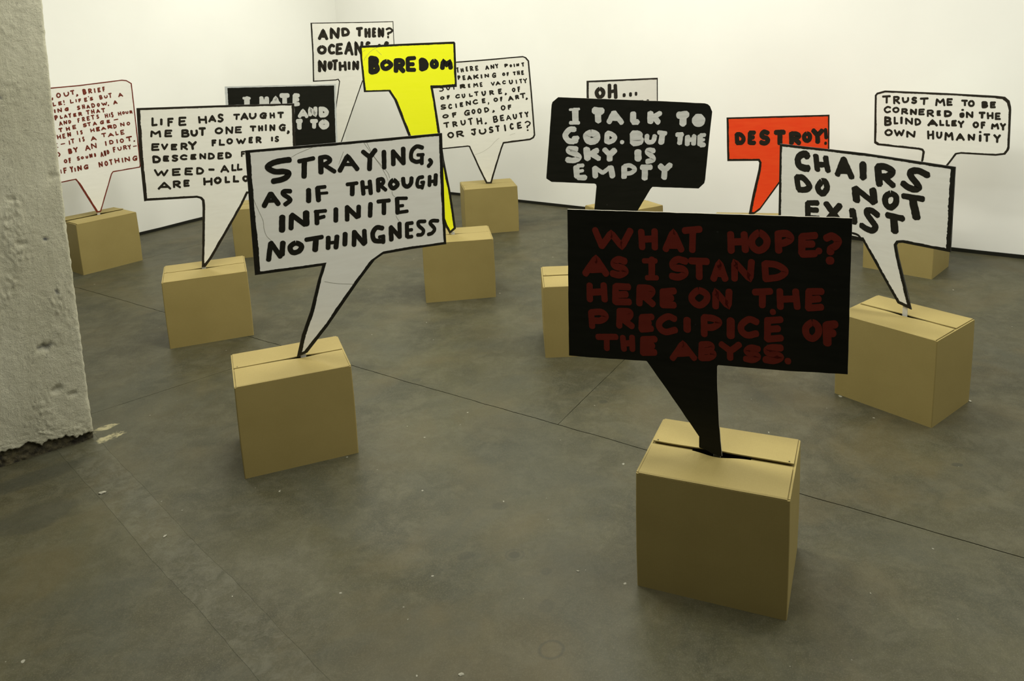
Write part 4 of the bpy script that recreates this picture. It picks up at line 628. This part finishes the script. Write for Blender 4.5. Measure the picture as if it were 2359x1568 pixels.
# ------------------------------------------------------------------ signs
def parse(s): return [tuple(map(float, q.split())) for q in s.split(';')]
def catmull(P, n=7, closed=False):
    if len(P) < 3: return P
    out = []; m = len(P)
    rng_ = range(m) if closed else range(m - 1)
    for i in rng_:
        if closed: a, b, c_, d = P[(i - 1) % m], P[i], P[(i + 1) % m], P[(i + 2) % m]
        else:
            b, c_ = P[i], P[i + 1]
            a = P[i - 1] if i > 0 else b * 2 - c_
            d = P[i + 2] if i + 2 < m else c_ * 2 - b
        for k in range(n):
            t = k / n
            out.append(((b * 2) + (c_ - a) * t + (a * 2 - b * 5 + c_ * 4 - d) * t * t + (b * 3 - a - c_ * 3 + d) * t ** 3) * .5)
    out.append(P[0].copy() if closed else P[-1].copy())
    return out
def ribbon(bm, P, wid, ar, yoff, rag, rnd, caps=True, taper=False):
    """brush stroke: P list of 2D metres; horizontal squash ar"""
    Q = [V2(p.x / ar, p.y) for p in P]
    R = [Q[0]]
    step = max(wid * .28, .0015)
    for q in Q[1:]:
        d = (q - R[-1]).length; k = max(1, int(d / step)); a = R[-1].copy()
        for j in range(1, k + 1): R.append(a + (q - a) * (j / k))
    if (R[-1] - R[0]).length < 1e-6 and len(R) < 3: R = [R[0] - V2(.0003, 0), R[0] + V2(.0003, 0)]
    n = len(R); hw = wid / 2
    seed = rnd.uniform(0, 100); L = []; Rr = []
    def tang(i):
        a = R[max(0, i - 1)]; b = R[min(n - 1, i + 1)]; t = b - a
        return t.normalized() if t.length > 1e-9 else V2(1, 0)
    pos = []
    for i in range(n):
        t = tang(i); nn = V2(-t.y, t.x)
        j1 = 1 + rag * 1.6 * noise.noise(Vector((i * .55, seed, 0))) + rag * noise.noise(Vector((i * 1.7, seed, 9)))
        j2 = 1 + rag * 1.6 * noise.noise(Vector((i * .55, seed + 50, 0))) + rag * noise.noise(Vector((i * 1.7, seed + 50, 9)))
        L.append(R[i] + nn * hw * j1); Rr.append(R[i] - nn * hw * j2)
    mk = lambda p: bm.verts.new((p.x * ar, yoff, p.y))
    lv = [mk(p) for p in L]; rv_ = [mk(p) for p in Rr]
    for i in range(n - 1): bm.faces.new((lv[i], lv[i + 1], rv_[i + 1], rv_[i]))
    if caps:
        for end in (0, n - 1):
            t = tang(end) * (1 if end else -1); nn = V2(-t.y, t.x)
            cpts = []
            for k in range(1, 6):
                a = PI * k / 6
                rr = hw * (.92 + rag * 2.0 * rnd.uniform(-1, .8)) if rag > .055 else hw * (1 + rag * rnd.uniform(-1, 1))
                cpts.append(R[end] + nn * (math.cos(a) * rr) + t * (math.sin(a) * rr * (.8 if rag < .055 else .72)))
            cv = [mk(p) for p in cpts]
            start, stop = (lv[end], rv_[end]) if end else (rv_[end], lv[end])
            ring = [start] + cv + [stop]
            ctr = mk(R[end])
            for a, b in zip(ring, ring[1:]): bm.faces.new((ctr, a, b))
def blob(bm, c, wid, ar, y, rag, rnd):
    ctr = bm.verts.new((c.x, y, c.y)); ring = []
    for k in range(22):
        a = 2 * PI * k / 22; r = wid / 2 * (1 + rag * rnd.uniform(-.6, .6))
        ring.append(bm.verts.new((c.x + math.cos(a) * r * ar, y, c.y + math.sin(a) * r)))
    for k in range(22): bm.faces.new((ctr, ring[k], ring[(k + 1) % 22]))
def line_isect(p, d, q, e):
    den = d.x * e.y - d.y * e.x
    if abs(den) < 1e-6: return None
    t = ((q - p).x * e.y - (q - p).y * e.x) / den
    return p + d * t
def make_sign(key, sd, loc, rz, label):
    root = empty('speech_bubble_sign', loc, rz)
    tag(root, label, 'sign', 'hand-painted speech bubble signs standing in boxes')
    rnd = random.Random(key); ar = sd['ar']; rag = sd['rag']
    out = parse(sd['out']); P = [V2(a / 1000, b / 1000) for a, b, _ in out]; Wd = [c / 1000 for *_, c in out]
    n = len(P)
    area2 = sum(P[i].x * P[(i + 1) % n].y - P[(i + 1) % n].x * P[i].y for i in range(n))
    sgn = 1 if area2 > 0 else -1          # inward normal side
    TB = .0055
    # board
    bm = bmesh.new()
    fr = []
    for i in range(n):
        a, b = P[i], P[(i + 1) % n]; k = max(1, int((b - a).length / .02))
        for j in range(k):
            q = a + (b - a) * (j / k); dd = (b - a).normalized(); nn = V2(-dd.y, dd.x)
            fr.append(q + nn * (0 if j == 0 else .0009 * noise.noise(Vector((q.x * 70, q.y * 70, key_n(sd['box']))))))
    f1 = [bm.verts.new((q.x, 0, q.y)) for q in fr]; b1 = [bm.verts.new((q.x, TB, q.y)) for q in fr]
    m = len(fr)
    ff = bm.faces.new(f1); fb = bm.faces.new(b1[::-1]); sides = []
    for i in range(m): sides.append(bm.faces.new((f1[i], b1[i], b1[(i + 1) % m], f1[(i + 1) % m])))
    bmesh.ops.recalc_face_normals(bm, faces=bm.faces[:])
    for f in sides: f.material_index = 1
    bmesh.ops.triangulate(bm, faces=[ff, fb])
    pan = obj('board', bm, PAINT[sd['base']], root)
    pan.data.materials.append(MEDGE if sd['base'] == 'black' else PAINT[sd['bcol'] or sd['base']])
    # painted outline
    if sd['bcol']:
        inn = []
        for i in range(n):
            a, b, c_ = P[i - 1], P[i], P[(i + 1) % n]
            d1, d2 = (b - a).normalized(), (c_ - b).normalized()
            n1, n2 = V2(-d1.y, d1.x) * sgn, V2(-d2.y, d2.x) * sgn
            p1, p2 = b + n1 * Wd[i - 1], b + n2 * Wd[i]
            q = line_isect(p1, d1, p2, d2)
            lim = 2.6 * max(Wd[i - 1], Wd[i])
            if q is None or (abs(d1.cross(d2)) < .12 and d1.dot(d2) > 0): q = (p1 + p2) / 2
            if (q - b).length > lim * 2.2: q = b + (q - b).normalized() * lim * 2.2
            inn.append(q)
        bm = bmesh.new(); seed = rnd.uniform(0, 99); ov, iv = [], []
        for i in range(n):
            a, b, ia, ib = P[i], P[(i + 1) % n], inn[i], inn[(i + 1) % n]
            L = (b - a).length; k = max(1, int(L / .006))
            for j in range(k):
                t = j / k; o1 = a + (b - a) * t; i1 = ia + (ib - ia) * t
                dv = (i1 - o1)
                jit = 0 if j == 0 else 1
                i1 = o1 + dv * (1 + jit * (.16 * noise.noise(Vector((len(ov) * .13, seed, 0))) + rag * 2.2 * noise.noise(Vector((len(ov) * .9, seed, 3)))))
                ov.append(bm.verts.new((o1.x, -.00030, o1.y))); iv.append(bm.verts.new((i1.x, -.00030, i1.y)))
        m = len(ov)
        for i in range(m): bm.faces.new((ov[i], ov[(i + 1) % m], iv[(i + 1) % m], iv[i]))
        obj('painted_outline', bm, PAINT[sd['bcol']], root)
    # lettering, one part per written line
    for li, ln in enumerate(sd['lines']):
        strokes = []
        for st in ln.split(';'):
            tok = st.split(); kind, wd = tok[0][0], float(tok[0][1:]) / 1000
            pts = [V2(*[float(v) / 2000 for v in q.split(',')]) for q in tok[1:]]
            if kind in 'co': pts = catmull(pts, 6, kind == 'o')
            strokes.append((kind, wd, pts))
        # strokes that touch make one painted letter
        grp = list(range(len(strokes)))
        def dense(pts):
            o = []
            for a, b in zip(pts, pts[1:]):
                k = max(1, int((b - a).length / .004)); o += [a + (b - a) * (j / k) for j in range(k)]
            return o + [pts[-1]]
        D = [dense(p) for _, _, p in strokes]
        for i in range(len(strokes)):
            for j in range(i):
                if grp[i] == grp[j]: continue
                lim = (strokes[i][1] + strokes[j][1]) * .46
                if min((a - b).length for a in D[i] for b in D[j]) < lim:
                    gi, gj = grp[i], grp[j]; grp = [gj if x == gi else x for x in grp]
        for gk in sorted(set(grp)):
            bm = bmesh.new(); y = -.00055
            for q, (kind, wd, pts) in enumerate(strokes):
                if grp[q] != gk: continue
                if kind == 'd': blob(bm, pts[0], wd, ar, y, rag, rnd)
                else: ribbon(bm, pts, wd, ar, y, rag, rnd, caps=(kind != 'o'))
                y -= .000012
            obj('painted_letter', bm, PAINT[sd['ltr']], root)
    for ck in sd['cracks']:
        bm = bmesh.new()
        pts = catmull([V2(*[float(v) / 2000 for v in q.split(',')]) for q in ck.split()], 5)
        ribbon(bm, pts, .0011, 1, -.0004, .2, rnd, caps=False)
        obj('hairline_scratch', bm, PAINT['crack'], root)
    # stake that runs down through the slot
    low = sorted(range(n), key=lambda i: P[i].y)[:2]
    tu = sum(P[i].x for i in low) / 2; tz = min(P[i].y for i in low)
    dx = .004 if key == 'stray' else 0
    bm = bmesh.new(); add_box(bm, tu + dx - .0095, TB + .0002, .006, tu + dx + .0095, TB + .0040, tz + .010)
    bmesh.ops.bevel(bm, geom=bm.edges[:], offset=.0008, segments=1, affect='EDGES')
    obj('stake', bm, MSTAKE, root)
    return tu
BOXES = {
 'A': (0.4628, 1.9791, -0.3946), 'B': (-0.9227, 2.7215, 0.3895), 'C': (1.3917, 2.9304, -0.8903),
 'D': (-1.7026, 3.9034, 0.3837), 'E': (-0.4793, 4.4001, 0.1501), 'F': (-0.3801, 5.8223, 0.1872),
 'G': (0.1895, 3.5844, 0.0238), 'H': (2.1494, 4.5574, -0.7482), 'J': (-2.9576, 5.223, 0.9183),
 'I': (0.5302, 4.9755, 0.5331), 'K': (-1.9102, 5.4262, 0.2125), 'L': (1.212, 4.5111, -0.2107),
 'M': (-1.6189, 6.0782, 0.15)}
BOXLAB = {
 'A': 'cardboard box nearest the camera, under the black sign with dark red words',
 'B': 'cardboard box in front left of centre, under the sign reading STRAYING',
 'C': 'cardboard box at the right edge, corner forward, under the CHAIRS DO NOT EXIST sign',
 'D': 'cardboard box left of centre under the LIFE HAS TAUGHT ME sign',
 'E': 'cardboard box in mid room under the tip of the yellow BOREDOM sign',
 'F': 'cardboard box against the far wall under the bubble asking about JUSTICE',
 'G': 'cardboard box half hidden by the left edge of the black sign with dark red words',
 'H': 'cardboard box by the wall partly hidden behind the CHAIRS sign tail',
 'J': 'cardboard box beside the concrete pillar under the bubble with red-brown words',
 'I': 'far cardboard box turned cornerwise behind the tail of the I TALK sign',
 'K': 'cardboard box seen only in the gap between the LIFE and STRAYING signs',
 'L': 'far cardboard box whose top edge shows under the orange-red DESTROY sign',
 'M': 'cardboard box hidden behind the STRAYING sign, holding the AND THEN sign'}
SIGNLAB = {
 'what': 'large black rectangular bubble with dark red words WHAT HOPE, nearest the camera',
 'stray': 'white bubble with thick black outline reading STRAYING, AS IF THROUGH INFINITE NOTHINGNESS',
 'chairs': 'white bubble with large black words CHAIRS DO NOT EXIST at the right',
 'italk': 'black bubble with rounded corners and pale words I TALK TO GOD',
 'trust': 'white rounded bubble reading TRUST ME TO BE CORNERED at the far right',
 'boredom': 'bright yellow bubble with the black word BOREDOM',
 'andthen': 'tallest white bubble reading AND THEN?, partly behind the yellow sign',
 'oh': 'white bubble reading OH... peeping over the black I TALK TO GOD sign',
 'hate': 'black bubble with pale edge and words I HATE, behind the LIFE sign',
 'there': 'white rounded bubble with small lettering ending OR JUSTICE?, right of the yellow sign',
 'life': 'white bubble reading LIFE HAS TAUGHT ME BUT ONE THING, left of STRAYING',
 'out': 'white rounded bubble with red-brown small words OUT, BRIEF, beside the pillar',
 'destroy': 'orange-red bubble with the black word DESTROY!'}
HASIGN = {}
for k, sd in SIGNS.items():
    x, y, rz = BOXES[sd['box']]
    sg_yaw = rz
    HASIGN[sd['box']] = make_sign(k, sd, (x, y, 0), rz, SIGNLAB[k])
#          material, slot half gap front, back, back lift, front lift, dip near the stake
BX = {'A': (0, .004, .000, .004, .0015, -.008), 'B': (1, .0016, -.0015, .0015, .002, -.003), 'C': (2, .002, .0, .001, .001, -.002),
      'D': (1, .0022, -.0012, .001, .0015, -.002), 'E': (0, .0008, -.003, .0005, .002, -.002), 'F': (2, .0008, -.003, .0005, .001, -.001),
      'G': (1, .0035, .0, .0015, .001, -.002), 'H': (2, .002, -.001, .001, .001, -.001), 'J': (0, .002, .000, .006, .001, -.001),
      'I': (1, .002, -.001, .001, .003, -.001), 'K': (2, .0025, .0, .001, .001, -.001), 'L': (0, .002, -.001, .001, .001, -.001), 'M': (1, .002, -.001, .001, .001, -.001)}
for k, (x, y, rz) in BOXES.items():
    mi, gf, gb, lb, lf, dp = BX[k]
    make_box(k, x, y, rz, BOXLAB[k], mi, gf, gb, lb, lf, dp, HASIGN.get(k, 0))

# ------------------------------------------------------------------ crumbs on the floor
def crumbs():
    bm = bmesh.new(); rnd = random.Random(5)
    spots = [(-1.501, 2.451, .011), (-1.18, 2.201, .006), (-.225, 1.63, .006), (.069, 1.977, .004), (-.151, 2.32, .0035),
             (1.637, 2.875, .007), (-1.83, 2.98, .004), (-1.60, 3.0, .003), (.09, 1.98, .0015), (1.61, 3.6, .006), (-.33, 1.63, .003), (.83, 1.85, .0022)]
    for _ in range(170):
        a, b = rnd.uniform(-2.4, 3.0), rnd.uniform(1.55, 6.3)
        spots.append((a, b, rnd.choice((.0008, .0009, .0011, .0013, .0018, .0024))))
    for x, y, r in spots:
        if (Vector((x, y, 0)) - room(0, 0)).dot(VX) > -.05 or (Vector((x, y, 0)) - room(0, 0)).dot(UX) < .05: continue
        if any((x - bx) ** 2 + (y - by) ** 2 < .30 ** 2 for bx, by, _ in BOXES.values()) and r < .003: continue
        m = Matrix.Translation((x, y, r * .22)) @ Matrix.Rotation(rnd.uniform(0, PI), 4, 'Z') @ Matrix.Diagonal((1.3, .75, .3, 1))
        res = bmesh.ops.create_icosphere(bm, subdivisions=1, radius=r, matrix=m)
        for v in res['verts']: v.co += Vector((rnd.uniform(-.2, .2), rnd.uniform(-.2, .2), 0)) * r
    o = obj('floor_crumbs', bm, m_flat('pale_crumb', (.30, .29, .23), .8))
    tag(o, 'pale crumbs and plaster chips scattered over the concrete floor', 'debris', kind='stuff')
crumbs()
